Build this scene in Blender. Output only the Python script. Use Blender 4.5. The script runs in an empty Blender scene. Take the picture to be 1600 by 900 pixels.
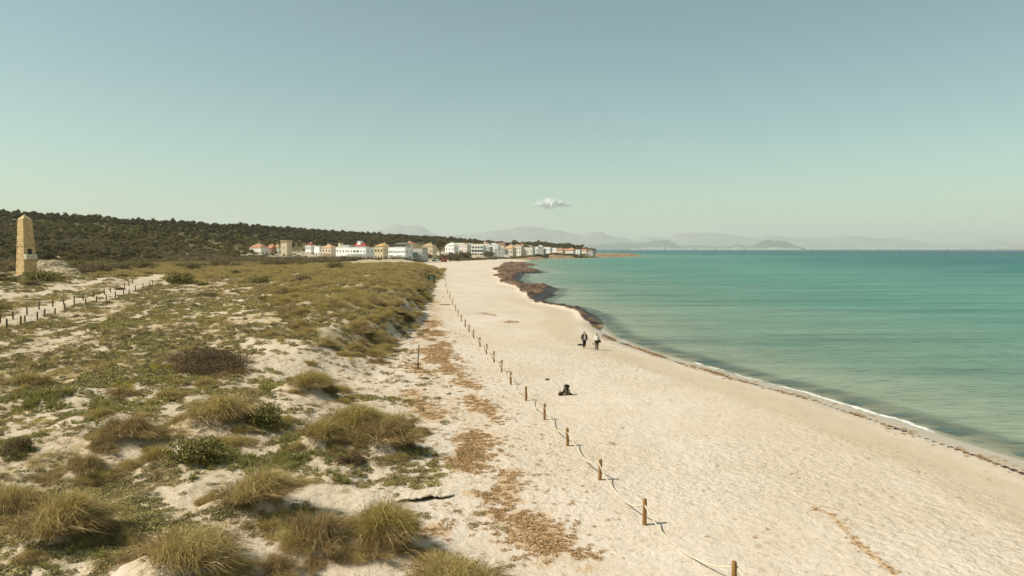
import bpy, bmesh, math, random
import numpy as np
from mathutils import Vector, Matrix

# ---------------------------------------------------------------- camera, sky, sun, exposure
scene = bpy.context.scene
C = scene.collection
cam_d = bpy.data.cameras.new("camera")
cam_d.sensor_width = 36.0
cam_d.lens = 24.0
cam_d.clip_start = 0.5
cam_d.clip_end = 80000.0
cam = bpy.data.objects.new("camera", cam_d)
C.objects.link(cam)
cam.location = (0.0, 0.0, 10.5)
cam.rotation_euler = (math.radians(90.0) - math.atan(60.5 / 1067.0), 0.0, 0.0)
scene.camera = cam

SUN_EL = math.radians(49.0)
SUN_AZ = math.atan2(-0.98, -0.20)          # clockwise from +Y: the sun stands to the left, a little behind the camera
world = bpy.data.worlds.new("World")
scene.world = world
world.use_nodes = True
wn = world.node_tree
wn.nodes.clear()
w_out = wn.nodes.new("ShaderNodeOutputWorld")
w_bg = wn.nodes.new("ShaderNodeBackground")
w_sky = wn.nodes.new("ShaderNodeTexSky")
w_sky.sky_type = 'NISHITA'
w_sky.sun_disc = False
w_sky.sun_elevation = SUN_EL
w_sky.sun_rotation = SUN_AZ
w_sky.altitude = 0.0
w_sky.air_density = 1.0
w_sky.dust_density = 0.8
w_sky.ozone_density = 1.0
w_hsv = wn.nodes.new("ShaderNodeHueSaturation")
w_hsv.inputs["Saturation"].default_value = 0.9
w_tint = wn.nodes.new("ShaderNodeMix")
w_tint.data_type = 'RGBA'
w_tint.blend_type = 'MULTIPLY'
w_tint.inputs[0].default_value = 1.0
w_tint.inputs[7].default_value = (0.99, 1.105, 0.845, 1.0)      # the photograph's warm white balance
wn.links.new(w_sky.outputs[0], w_hsv.inputs["Color"])
wn.links.new(w_hsv.outputs[0], w_tint.inputs[6])
wn.links.new(w_tint.outputs[2], w_bg.inputs[0])
w_bg.inputs[1].default_value = 0.117
wn.links.new(w_bg.outputs[0], w_out.inputs[0])

sun_d = bpy.data.lights.new("sun", 'SUN')
sun_d.energy = 5.0
sun_d.angle = math.radians(0.5)
sun_d.color = (1.0, 0.94, 0.84)
sun = bpy.data.objects.new("sun", sun_d)
C.objects.link(sun)
_sd = Vector((-math.sin(SUN_AZ) * math.cos(SUN_EL), -math.cos(SUN_AZ) * math.cos(SUN_EL), -math.sin(SUN_EL)))
sun.rotation_euler = _sd.to_track_quat('-Z', 'Y').to_euler()

scene.view_settings.view_transform = 'Standard'
scene.view_settings.look = 'None'
scene.view_settings.exposure = 0.0
scene.view_settings.gamma = 1.0
scene.cycles.volume_bounces = 1
scene.cycles.max_bounces = 6
scene.cycles.diffuse_bounces = 3
scene.cycles.transparent_max_bounces = 8
scene.cycles.caustics_reflective = False
scene.cycles.caustics_refractive = False
scene.cycles.use_denoising = True

# ---------------------------------------------------------------- lie of the land (metres, sea level = 0)
#TERRAIN_BEGIN
def hash2(ix, iy, seed):
    h = (ix.astype(np.int64) * 374761393 + iy.astype(np.int64) * 668265263 + seed * 974634777) & 0x7fffffff
    h = ((h ^ (h >> 13)) * 1274126177) & 0x7fffffff
    h = (h ^ (h >> 16)) & 0xffffff
    return h / float(0xffffff)
def vnoise(x, y, seed=0):
    x = np.asarray(x, float); y = np.asarray(y, float)
    ix = np.floor(x); iy = np.floor(y); fx = x - ix; fy = y - iy
    fx = fx * fx * (3 - 2 * fx); fy = fy * fy * (3 - 2 * fy)
    a = hash2(ix, iy, seed); b = hash2(ix + 1, iy, seed); c = hash2(ix, iy + 1, seed); d = hash2(ix + 1, iy + 1, seed)
    return (a * (1 - fx) + b * fx) * (1 - fy) + (c * (1 - fx) + d * fx) * fy
def fbm(x, y, seed=0, o=4):
    s = 0.0; a = 0.5; n = 0.0
    for k in range(o):
        s = s + a * vnoise(x * 2 ** k + 17.3 * k, y * 2 ** k - 9.1 * k, seed + k); n += a; a *= 0.5
    return s / n
def sstep(a, b, x):
    t = np.clip((x - a) / (b - a), 0, 1)
    return t * t * (3 - 2 * t)
def seg_dist(x, y, P):
    best = np.full(np.shape(x), 1e18)
    for (ax, ay), (bx, by) in zip(P[:-1], P[1:]):
        dx, dy = bx - ax, by - ay
        t = np.clip(((x - ax) * dx + (y - ay) * dy) / (dx * dx + dy * dy + 1e-9), 0, 1)
        best = np.minimum(best, (x - ax - t * dx) ** 2 + (y - ay - t * dy) ** 2)
    return np.sqrt(best)
def inside(x, y, P):
    r = np.zeros(np.shape(x), bool)
    n = len(P)
    for i in range(n):
        ax, ay = P[i]; bx, by = P[(i + 1) % n]
        if ay == by: continue
        c = ((ay > y) != (by > y)) & (x < (bx - ax) * (y - ay) / (by - ay) + ax)
        r ^= c
    return r
SHORE = [(27.5, -40.0), (27.2, 6.0), (26.69, 17.2), (26.26, 24.9), (25.46, 33.4), (24.5, 36.8), (23.6, 41.5), (22.75, 44.0), (21.27, 49.9), (19.9, 53.0), (17.29, 61.0), (15.6, 66.1), (13.7, 72.6), (12.24, 81.1), (11.92, 90.4), (12.82, 104.0), (13.03, 109.0), (11.78, 117.1), (8.81, 125.0), (5.48, 132.4), (6.79, 144.4), (9.85, 156.6), (9.21, 163.5), (12.31, 182.2), (9.04, 185.2), (4.84, 198.3), (2.21, 236.0), (3.71, 263.9), (4.64, 291.3), (13.64, 303.2), (12.56, 334.9), (5.74, 408.1), (16.74, 458.2), (2.49, 532.1), (20.4, 680.6), (37.72, 774.5), (58.02, 780.0), (117.8, 898.6), (166.4, 976.7), (194.2, 1012.0), (185.0, 1035.0), (150.0, 1100.0), (150.0, 1250.0), (60.0, 1500.0), (-200.0, 2300.0)]
LAND = SHORE + [(-6000.0, 2300.0), (-6000.0, -40.0)]
DUNE_EDGE = [(-2.0, -40.0), (-2.4, 10.0), (-2.5, 16.0), (-2.5, 19.0), (-2.7, 21.1), (-3.4, 24.3), (-4.6, 31.5), (-5.8, 37.7), (-7.5, 46.8), (-11.2, 57.9), (-11.0, 70.3), (-12.2, 93.8), (-15.5, 123.1), (-20.3, 164.0), (-24.1, 233.7), (-33.0, 325.9), (-45.6, 405.8), (-58.0, 460.0), (-50.0, 560.0), (-30.0, 640.0), (-8.0, 720.0), (20.0, 800.0), (60.0, 880.0), (110.0, 980.0), (130.0, 1060.0), (-200.0, 2000.0)]
DUNES = DUNE_EDGE + [(-6000.0, 2000.0), (-6000.0, -40.0)]
TRACK = [(-46.0, 45.0), (-50.3, 62.0), (-53.4, 70.9), (-59.7, 85.8), (-65.0, 103.3), (-65.5, 112.0), (-74.1, 135.0), (-82.0, 156.0), (-92.0, 180.0)]
TRACK2 = [(-75.0, 82.0), (-77.0, 100.0), (-79.0, 117.0), (-82.0, 138.0), (-86.0, 160.0)]
WEED_EDGE_Y = [95, 104, 112, 118, 126, 135, 150, 170, 200, 240, 300, 380, 450, 520, 560]
WEED_EDGE_X = [10.6, 9.9, 9.4, 8.0, 4.4, 3.2, 2.4, 0.6, -2.6, -6.5, -8.0, -7.0, -5.0, 0.0, 6.0]
HILL_T = [-1.2, -0.75, -0.56, -0.375, -0.19, -0.094, 0.0, 0.09, 0.14, 0.3, 1.2]
HILL_R = [480, 550, 600, 700, 900, 1000, 1100, 1150, 1180, 1200, 1200]
HILL_F = [230, 285, 320, 420, 560, 640, 760, 880, 940, 1000, 1000]
HILL_H = [38, 34, 29, 25, 20.5, 16, 9.0, 3.0, 0.0, 0, 0]
HUMMOCKS = []      # filled from the list of big plants: (x, y, radius, height)
def shore_dist(x, y):
    d = seg_dist(x, y, SHORE)
    return np.where(inside(x, y, LAND), d, -d)
def dune_dist(x, y):
    d = seg_dist(x, y, DUNE_EDGE)
    return np.where(inside(x, y, DUNES), d, -d)
def weed_bank(x, y):
    xb = np.interp(y, WEED_EDGE_Y, WEED_EDGE_X) + 2.2 * (fbm(x * 0.2, y * 0.06, 5) - 0.5) * 2 * np.clip(y / 150, 0.3, 3)
    return sstep(-0.6, 1.2, x - xb) * ((y > 95) & (y < 560))
def terrain(x, y):
    x = np.asarray(x, float); y = np.asarray(y, float)
    sd = shore_dist(x, y); dd = dune_dist(x, y)
    dd = dd + np.clip((y - 45) / 20, 0, 1) * np.interp(y, [0, 240, 300], [1, 1, 0]) * 4.0 * (fbm(x * 0.22, y * 0.10, 33, 3) - 0.5) * (np.abs(dd) < 30)
    rag = (fbm(x * 0.25, y * 0.12, 3) - 0.5)
    sd2 = sd + rag * np.interp(y, [0, 90, 110, 300, 600], [0.3, 0.4, 1.6, 3.0, 5.0])
    z = np.where(sd2 > 0, 1.05 * (1 - np.exp(-sd2 / 8.0)), np.maximum(sd2 * 0.055, -3.0))
    wb = weed_bank(x, y)
    z = z + wb * np.where(sd2 > 0, (0.15 + 1.5 * fbm(x * 0.35, y * 0.16, 21) ** 1.5) * (1 - np.exp(-sd2 / 0.7)), 0)
    rock = sstep(640, 800, y) * sstep(-2, 40, x)
    z = z + rock * np.where(sd2 > 0, (2.2 + 2.4 * fbm(x * 0.08, y * 0.05, 8)) * (1 - np.exp(-sd2 / 5.0)), 0)
    # beach: soft undulation and trampled lumps
    land = sd2 > 0.5
    z = z + land * (0.20 * (fbm(x * 0.10, y * 0.07, 11) - 0.5) + 0.10 * (fbm(x * 0.8, y * 0.6, 12) - 0.5)) * sstep(0.5, 6, sd2)
    # dunes
    A = np.interp(y, [0, 20, 45, 62, 75, 150, 240, 420], [0.8, 0.8, 0.9, 1.9, 2.1, 1.9, 1.4, 0.8])
    wd = np.interp(y, [0, 45, 62, 75, 200, 400], [9, 9, 6, 3.2, 5, 20])
    u = sstep(0, 1, dd / wd)
    z = z + A * u
    z = z + u * np.interp(y, [0, 50, 100, 200, 500, 600, 700, 900], [0, 0.1, 0.5, 1.1, 1.9, 2.1, 3.4, 4.6])
    crest = np.exp(-((dd - 9) / 9.0) ** 2) * sstep(50, 70, y) * (1 - sstep(200, 300, y))
    z = z + crest * 2.4 * (fbm(x * 0.16, y * 0.10, 30, 3) - 0.25)
    back = sstep(14, 40, dd) * sstep(50, 75, y) * (1 - sstep(120, 190, y))
    z = z - back * 0.9
    amp = np.interp(dd, [-2, 0, 3, 12, 400], [0, 0.10, 0.45, 0.75, 0.75]) * np.interp(y, [20, 55, 75], [1.35, 1.35, 1.0])
    z = z + amp * (fbm(x * 0.16, y * 0.13, 31, 4) - 0.5) * 1.5 + (dd > -1) * sstep(-1, 2, dd) * 0.35 * (fbm(x * 0.7, y * 0.7, 32, 3) - 0.5)
    z = z + 2.6 * np.exp(-((x + 98) / 22.0) ** 2 - ((y - 128) / 26.0) ** 2)
    z = z + 1.2 * np.exp(-((x + 70) / 14.0) ** 2 - ((y - 72) / 12.0) ** 2) * 0.0
    for hx, hy, hr, hh in HUMMOCKS:
        z = z + hh * np.exp(-((x - hx) ** 2 + (y - hy) ** 2) / (hr * hr))
    # wooded hill behind the dunes and the village
    t = x / np.maximum(y, 1.0)
    R = np.interp(t, HILL_T, HILL_R); F = np.interp(t, HILL_T, HILL_F); Hh = np.interp(t, HILL_T, HILL_H)
    k = (y - F) / (R - F)
    hill = Hh * np.where(k < 1, sstep(0, 1.25, k) / 0.896, 1 - 0.35 * np.clip(k - 1, 0, 2))
    hill = np.where(k > 0, hill, 0)
    z = z + hill * (0.9 + 0.2 * fbm(x * 0.012, y * 0.012, 40)) * sstep(0, 30, sd)
    return z
#TERRAIN_END
# ---------------------------------------------------------------- helpers
random.seed(7)
RNG = np.random.default_rng(11)
def lin(r, g, b):
    f = lambda c: (c / 255.0 / 12.92) if c <= 10.31 else ((c / 255.0 + 0.055) / 1.055) ** 2.4
    return (f(r), f(g), f(b), 1.0)
def tag(o, label=None, cat=None, group=None, kind=None):
    if label: o["label"] = label
    if cat: o["category"] = cat
    if group: o["group"] = group
    if kind: o["kind"] = kind
    return o
def link(o, parent=None, coll=None):
    (coll or C).objects.link(o)
    if parent is not None: o.parent = parent
    return o
def empty(name, loc=(0, 0, 0), rz=0.0):
    o = bpy.data.objects.new(name, None)
    o.empty_display_size = 0.2
    o.location = loc; o.rotation_euler = (0, 0, rz)
    return link(o)
def np_mesh(name, V, F, mat=None, smooth=False):
    """V (n,3), F (m,k) with one polygon size"""
    V = np.asarray(V, np.float32); F = np.asarray(F, np.int32)
    m = bpy.data.meshes.new(name)
    k = F.shape[1]
    m.vertices.add(len(V)); m.vertices.foreach_set("co", V.ravel())
    m.loops.add(F.size); m.loops.foreach_set("vertex_index", F.ravel())
    m.polygons.add(len(F)); m.polygons.foreach_set("loop_start", np.arange(0, F.size, k, dtype=np.int32))
    m.polygons.foreach_set("use_smooth", np.full(len(F), smooth))
    m.update(calc_edges=True)
    if mat: m.materials.append(mat)
    return m
def add_attr(m, name, data, typ='FLOAT'):
    a = m.attributes.new(name, typ, 'POINT')
    data = np.asarray(data, np.int32 if typ == 'INT' else np.float32)
    a.data.foreach_set("color" if typ == 'FLOAT_COLOR' else "value", data.ravel())
def grid_faces(nr, nc):
    i = np.arange(nr - 1)[:, None] * nc + np.arange(nc - 1)[None, :]
    return np.stack([i, i + 1, i + nc + 1, i + nc], -1).reshape(-1, 4)
class MB:
    """collects simple shapes into one mesh"""
    def __init__(s): s.v = []; s.f = []; s.m = []
    def poly(s, pts, faces, mi=0):
        b = len(s.v); s.v += [tuple(p) for p in pts]
        for f in faces: s.f.append([b + i for i in f]); s.m.append(mi)
        return s
    def box(s, x0, x1, y0, y1, z0, z1, mi=0):
        p = [(x, y, z) for z in (z0, z1) for y in (y0, y1) for x in (x0, x1)]
        return s.poly(p, [(0, 2, 3, 1), (4, 5, 7, 6), (0, 1, 5, 4), (2, 6, 7, 3), (0, 4, 6, 2), (1, 3, 7, 5)], mi)
    def tube(s, pts, radii, n=8, mi=0, cap=True, jitter=0.0, seed=0):
        r = random.Random(seed); pts = [Vector(p) for p in pts]
        if isinstance(radii, (int, float)): radii = [radii] * len(pts)
        b = len(s.v); a = None
        for i, p in enumerate(pts):
            d = (pts[min(i + 1, len(pts) - 1)] - pts[max(i - 1, 0)]).normalized()
            if a is None:
                a = d.orthogonal().normalized()
            else:
                a = (a - d * a.dot(d)).normalized()
            c = d.cross(a)
            for k in range(n):
                t = 2 * math.pi * k / n
                rr = radii[i] * (1 + jitter * (r.random() - 0.5) * 2)
                s.v.append(tuple(p + (a * math.cos(t) + c * math.sin(t)) * rr))
        for i in range(len(pts) - 1):
            for k in range(n):
                k2 = (k + 1) % n
                s.f.append([b + i * n + k, b + i * n + k2, b + (i + 1) * n + k2, b + (i + 1) * n + k]); s.m.append(mi)
        if cap:
            s.f.append([b + k for k in range(n)][::-1]); s.m.append(mi)
            e = b + (len(pts) - 1) * n
            s.f.append([e + k for k in range(n)]); s.m.append(mi)
        return s
    def ellipsoid(s, c, r, nu=12, nv=8, mi=0, rot=None):
        b = len(s.v)
        for j in range(nv + 1):
            ph = math.pi * j / nv
            for i in range(nu):
                th = 2 * math.pi * i / nu
                p = Vector((r[0] * math.sin(ph) * math.cos(th), r[1] * math.sin(ph) * math.sin(th), r[2] * math.cos(ph)))
                if rot is not None: p = rot @ p
                s.v.append((c[0] + p.x, c[1] + p.y, c[2] + p.z))
        for j in range(nv):
            for i in range(nu):
                i2 = (i + 1) % nu
                s.f.append([b + j * nu + i, b + (j + 1) * nu + i, b + (j + 1) * nu + i2, b + j * nu + i2]); s.m.append(mi)
        return s
    def mesh(s, name, mats, smooth=False):
        m = bpy.data.meshes.new(name)
        m.from_pydata(s.v, [], s.f)
        if not isinstance(mats, (list, tuple)): mats = [mats]
        for q in mats: m.materials.append(q)
        m.polygons.foreach_set("material_index", s.m)
        m.polygons.foreach_set("use_smooth", [smooth] * len(s.f))
        m.validate(); m.update()
        return m
    def build(s, name, mats, parent=None, smooth=False, loc=None, bevel=0.0):
        o = bpy.data.objects.new(name, s.mesh(name, mats, smooth))
        link(o, parent)
        if loc is not None: o.location = loc
        if bevel:
            b = o.modifiers.new("bevel", 'BEVEL'); b.width = bevel; b.segments = 2; b.limit_method = 'ANGLE'
        return o
def tz(x, y):
    return float(terrain(np.array([x]), np.array([y]))[0])
def copy_tree(o, parent=None):
    c = o.copy(); C.objects.link(c); c.parent = parent
    for ch in o.children: copy_tree(ch, c)
    return c

# ---------------------------------------------------------------- materials
class NT:
    def __init__(s, name):
        s.m = bpy.data.materials.new(name); s.m.use_nodes = True; s.t = s.m.node_tree; s.t.nodes.clear()
        s.out = s.t.nodes.new("ShaderNodeOutputMaterial")
    def n(s, typ, **kw):
        q = s.t.nodes.new(typ)
        for k, v in kw.items():
            if k.startswith("i_"): q.inputs[k[2:].replace("_", " ")].default_value = v
            else: setattr(q, k, v)
        return q
    def l(s, a, b): s.t.links.new(a, b)
    def put(s, v, inp):
        if hasattr(v, "is_output"): s.l(v, inp)
        else: inp.default_value = v
    def noise(s, scale, detail=4, vec=None, rough=0.55, dist=0.0):
        q = s.n("ShaderNodeTexNoise"); q.inputs["Scale"].default_value = scale; q.inputs["Detail"].default_value = detail
        q.inputs["Roughness"].default_value = rough; q.inputs["Distortion"].default_value = dist
        if vec is not None: s.l(vec, q.inputs["Vector"])
        return q.outputs["Fac"]
    def ramp(s, fac, a, b, ca=0.0, cb=1.0):
        q = s.n("ShaderNodeMapRange", interpolation_type='SMOOTHSTEP')
        s.l(fac, q.inputs[0]); q.inputs[1].default_value = a; q.inputs[2].default_value = b
        q.inputs[3].default_value = ca; q.inputs[4].default_value = cb
        return q.outputs[0]
    def mix(s, fac, a, b, blend='MIX'):
        q = s.n("ShaderNodeMix", data_type='RGBA', blend_type=blend)
        s.put(fac, q.inputs[0]); s.put(a, q.inputs[6]); s.put(b, q.inputs[7])
        return q.outputs[2]
    def math(s, op, a, b=0.0):
        q = s.n("ShaderNodeMath", operation=op); s.put(a, q.inputs[0]); s.put(b, q.inputs[1]); return q.outputs[0]
    def attr(s, name, col=False):
        q = s.n("ShaderNodeAttribute", attribute_name=name); return q.outputs["Color" if col else "Fac"]
    def pos(s): return s.n("ShaderNodeNewGeometry").outputs["Position"]
    def obj(s): return s.n("ShaderNodeTexCoord").outputs["Object"]
    def scale(s, vec, sc):
        q = s.n("ShaderNodeMapping"); q.inputs["Scale"].default_value = sc; s.l(vec, q.inputs["Vector"]); return q.outputs[0]
    def bump(s, h, strength, dist, normal=None):
        q = s.n("ShaderNodeBump"); q.inputs["Strength"].default_value = strength; q.inputs["Distance"].default_value = dist
        s.l(h, q.inputs["Height"])
        if normal is not None: s.l(normal, q.inputs["Normal"])
        return q.outputs[0]
    def bsdf(s, col, rough=0.8, normal=None, spec=0.3):
        q = s.n("ShaderNodeBsdfPrincipled"); s.put(col, q.inputs["Base Color"]); s.put(rough, q.inputs["Roughness"])
        s.put(spec, q.inputs["Specular IOR Level"])
        if normal is not None: s.l(normal, q.inputs["Normal"])
        return q
    def done(s, sh, sock="Surface"):
        s.l(sh if hasattr(sh, "is_output") else sh.outputs[0], s.out.inputs[sock]); return s.m

def plain(name, rgb, rough=0.8, var=0.25, nscale=3.0, bump=0.0, spec=0.3):
    """a plain surface with uneven colour and fine relief"""
    t = NT(name); c = lin(*rgb); v = t.obj()
    n1 = t.noise(nscale, 5, v); n2 = t.noise(nscale * 9, 3, v)
    k = t.math('ADD', t.math('MULTIPLY', n1, 0.6), t.math('MULTIPLY', n2, 0.4))
    dark = tuple(x * (1 - var) for x in c[:3]) + (1,); lite = tuple(min(1, x * (1 + var * 0.6)) for x in c[:3]) + (1,)
    col = t.mix(t.ramp(k, 0.3, 0.7), dark, lite)
    nrm = t.bump(n2, 0.6, bump) if bump else None
    return t.done(t.bsdf(col, rough, nrm, spec))

def foliage(name, rough=0.75, trans=0.25):
    """blades and leaves; each blade's own colour is stored in the mesh"""
    t = NT(name); c = t.attr("col", True)
    d = t.bsdf(c, rough, None, 0.15)
    tr = t.n("ShaderNodeBsdfTranslucent"); t.l(c, tr.inputs[0])
    m = t.n("ShaderNodeMixShader"); m.inputs[0].default_value = trans
    t.l(d.outputs[0], m.inputs[1]); t.l(tr.outputs[0], m.inputs[2])
    return t.done(m)

def ground_material():
    t = NT("sand_and_dune_ground"); p = t.pos()
    weed = t.attr("weed"); veg = t.attr("veg"); wet = t.attr("wet"); rock = t.attr("rock"); bank = t.attr("bank"); hill = t.attr("hill")
    nL = t.noise(0.09, 4, p); nM = t.noise(0.9, 5, p); nF = t.noise(7.0, 5, p, 0.65); nG = t.noise(60.0, 2, p)
    sand = t.mix(t.ramp(nL, 0.3, 0.7), SAND_A, SAND_B)
    sand = t.mix(t.ramp(nM, 0.35, 0.75, 0, 0.35), sand, SAND_C)
    sand = t.mix(t.ramp(nG, 0.5, 0.8, 0, 0.30), sand, SAND_D)
    # dark specks of dry seaweed trodden into the sand
    speck = t.noise(3.2, 6, t.scale(p, (1.0, 0.7, 1.0)), 0.75)
    sp = t.math('MULTIPLY', t.ramp(speck, 0.66, 0.74), t.ramp(nM, 0.4, 0.6))
    sand = t.mix(t.math('MULTIPLY', sp, 0.55), sand, lin(122, 92, 58))
    dint = t.noise(4.5, 3, t.scale(p, (1.0, 0.8, 1.0)), 0.6)  # dark marks: the shade of footprint dints put into the sand colour
    sand = t.mix(t.math('MULTIPLY', t.ramp(dint, 0.54, 0.68), t.ramp(t.noise(0.25, 3, p), 0.35, 0.6, 0.15, 0.55)), sand, SAND_D)
    damp = t.attr('damp')
    sand = t.mix(t.math('MULTIPLY', t.ramp(t.math('ADD', damp, t.math('MULTIPLY', t.math('SUBTRACT', nM, 0.5), 0.5)), 0.3, 0.8), 0.55), sand, SAND_C)
    # seaweed litter: broken edges from noise
    wn_ = t.math('ADD', weed, t.math('MULTIPLY', t.math('SUBTRACT', t.noise(2.4, 6, t.scale(p, (1.0, 0.6, 1.0)), 0.7), 0.5), 1.25))
    wm = t.ramp(wn_, 0.47, 0.62)
    wcol = t.mix(t.ramp(nF, 0.3, 0.7), lin(168, 132, 90), lin(208, 176, 132))
    col = t.mix(t.math('MULTIPLY', wm, t.ramp(nF, 0.35, 0.6, 0.45, 0.85)), sand, wcol)
    # thin soil, litter and moss between the dune plants
    vn = t.math('ADD', veg, t.math('MULTIPLY', t.math('SUBTRACT', t.noise(1.3, 7, p, 0.7), 0.5), 1.3))
    vm = t.ramp(vn, 0.42, 0.70)
    vcol = t.mix(t.ramp(nM, 0.3, 0.7), lin(154, 136, 94), lin(184, 164, 122))
    vcol = t.mix(t.ramp(t.noise(0.35, 4, p), 0.45, 0.62), vcol, lin(126, 120, 74))
    col = t.mix(t.math('MULTIPLY', vm, 0.85), col, vcol)
    dsand = t.math('MULTIPLY', t.ramp(t.attr('dune'), 0.0, 1.0), t.ramp(t.noise(2.2, 5, p, 0.7), 0.30, 0.62, 0.15, 0.75))
    col = t.mix(t.math('MULTIPLY', dsand, 0.7), col, lin(186, 164, 126))
    col = t.mix(t.math('MULTIPLY', t.ramp(wet, 0.1, 0.8), 0.62), col, lin(170, 156, 132))
    bcol = t.mix(t.ramp(t.noise(0.5, 6, t.scale(p, (1, 0.35, 1)), 0.7), 0.35, 0.65), lin(62, 44, 33), lin(142, 110, 82))
    bcol = t.mix(t.ramp(wet, 0.15, 0.75), bcol, lin(58, 42, 32))
    bn = t.math('ADD', bank, t.math('MULTIPLY', t.math('SUBTRACT', t.noise(0.8, 6, t.scale(p, (1, 0.5, 1)), 0.7), 0.5), 0.9))
    col = t.mix(t.ramp(bn, 0.4, 0.6), col, bcol)
    rcol = t.mix(t.ramp(t.noise(0.25, 6, p, 0.7), 0.35, 0.65), lin(112, 86, 62), lin(178, 150, 112))
    col = t.mix(t.ramp(t.math('ADD', rock, t.math('MULTIPLY', t.math('SUBTRACT', t.noise(0.2, 4, p), 0.5), 0.8)), 0.4, 0.6), col, rcol)
    hcol = t.mix(t.ramp(t.noise(0.12, 5, p, 0.7), 0.4, 0.65), lin(86, 78, 42), lin(124, 110, 66))
    col = t.mix(hill, col, hcol)
    # footprints and ripples
    foot = t.noise(2.6, 4, p, 0.6)
    foot = t.math('MULTIPLY', foot, t.ramp(t.attr('tramp'), 0.0, 1.0, 0.15, 1.25))
    b = t.bump(foot, 1.0, 0.15)
    b = t.bump(nF, 0.8, 0.02, b)
    b = t.bump(t.math('MULTIPLY', t.noise(1.1, 6, t.scale(p, (1, 0.5, 1)), 0.7), t.ramp(bn, 0.4, 0.6)), 1.0, 0.45, b)
    rgh = t.ramp(wet, 0.2, 0.9, 0.9, 0.42)
    return t.done(t.bsdf(col, rgh, b, 0.25))
SAND_A = lin(214, 198, 180); SAND_B = lin(204, 186, 161); SAND_C = lin(190, 170, 138); SAND_D = lin(160, 138, 106)

def sea_material():
    t = NT("sea_water"); p = t.pos(); d = t.attr("off")
    sx = t.n("ShaderNodeSeparateXYZ"); t.l(p, sx.inputs[0])
    nb = t.noise(1.0, 5, t.scale(p, (0.010, 0.045, 1.0)), 0.6)
    ns = t.noise(1.0, 5, t.scale(p, (0.06, 0.35, 1.0)), 0.6)
    dn = t.math('MULTIPLY', d, t.ramp(nb, 0.2, 0.8, 0.55, 1.6))
    c = t.mix(t.ramp(dn, 1.0, 22.0), SEA[0], SEA[1])
    c = t.mix(t.ramp(dn, 14.0, 80.0), c, SEA[2])
    c = t.mix(t.ramp(dn, 70.0, 420.0), c, SEA[3])
    c = t.mix(t.ramp(dn, 400.0, 1700.0), c, SEA[4])
    c = t.mix(t.math('MULTIPLY', t.ramp(t.noise(1.0, 4, t.scale(p, (0.035, 0.075, 1.0)), 0.6), 0.54, 0.68, 0, 0.5), t.math('MULTIPLY', t.ramp(d, 4.0, 14.0), t.ramp(d, 120.0, 50.0))), c, lin(78, 112, 100))
    # ripple shading put into the colour: dark wave fronts, pale backs, swell to chop
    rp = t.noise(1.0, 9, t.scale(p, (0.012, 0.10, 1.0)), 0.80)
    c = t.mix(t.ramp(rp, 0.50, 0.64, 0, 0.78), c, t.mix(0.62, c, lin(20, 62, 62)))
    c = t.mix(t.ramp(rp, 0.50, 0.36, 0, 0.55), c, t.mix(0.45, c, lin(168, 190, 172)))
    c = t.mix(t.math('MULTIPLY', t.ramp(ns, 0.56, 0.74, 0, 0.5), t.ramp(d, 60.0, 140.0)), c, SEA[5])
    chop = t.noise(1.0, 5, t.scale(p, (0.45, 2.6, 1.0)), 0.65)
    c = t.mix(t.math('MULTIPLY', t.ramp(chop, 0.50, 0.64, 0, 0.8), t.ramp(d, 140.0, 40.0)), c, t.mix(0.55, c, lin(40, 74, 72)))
    # wavelet shade put into the colour along the shore, with some weed
    shade_weed = t.math('MULTIPLY', t.ramp(t.noise(1.0, 5, t.scale(p, (0.25, 0.55, 1)), 0.65), 0.42, 0.60), t.math('MULTIPLY', t.ramp(d, 0.45, 0.9), t.ramp(d, 1.6, 4.2, 1, 0)))
    c = t.mix(t.math('MULTIPLY', shade_weed, 0.8), c, lin(60, 84, 86))
    dj = t.math('ADD', d, t.math('MULTIPLY', t.math('SUBTRACT', t.noise(0.45, 4, p, 0.6), 0.5), 1.5))
    thin = t.math('MULTIPLY', t.ramp(dj, -0.15, 0.15), t.ramp(dj, 0.85, 0.2))
    thin = t.math('MULTIPLY', thin, t.ramp(t.noise(0.11, 3, p), 0.40, 0.60, 0.36, 1.0))
    thin = t.math('MULTIPLY', thin, t.ramp(sx.outputs[1], 70.0, 96.0, 1.0, 0.0))
    fo = t.math('MAXIMUM', t.attr("foam"), thin)
    fm = t.ramp(t.math('ADD', fo, t.math('MULTIPLY', t.math('SUBTRACT', t.noise(1.6, 5, p, 0.7), 0.5), 0.7)), 0.42, 0.80)
    c = t.mix(t.math('MULTIPLY', fm, 0.85), c, lin(236, 232, 222))
    w1 = t.noise(1.0, 3, t.scale(p, (0.35, 1.5, 1.0)), 0.55)
    w2 = t.noise(1.0, 3, t.scale(p, (1.5, 4.0, 1.0)), 0.55)
    w3 = t.noise(1.0, 3, t.scale(p, (0.05, 0.22, 1.0)), 0.55)
    b = t.bump(w3, 1.0, 1.0); b = t.bump(w1, 1.0, 0.30, b); b = t.bump(w2, 0.8, 0.05, b)
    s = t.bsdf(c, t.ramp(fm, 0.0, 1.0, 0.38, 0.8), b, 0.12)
    s.inputs["IOR"].default_value = 1.33
    tr = t.n("ShaderNodeBsdfTransparent"); tr.inputs[0].default_value = (0.86, 0.92, 0.88, 1)
    m = t.n("ShaderNodeMixShader")
    al = t.math('MAXIMUM', t.ramp(d, -0.2, 4.2, 0.15, 1.0), t.math('MAXIMUM', fm, shade_weed))
    t.l(al, m.inputs[0]); t.l(tr.outputs[0], m.inputs[1]); t.l(s.outputs[0], m.inputs[2])
    return t.done(m)
SEA = [lin(140, 146, 122), lin(112, 136, 114), lin(84, 130, 113), lin(30, 100, 94), lin(1, 64, 72), lin(40, 88, 82)]

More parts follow.
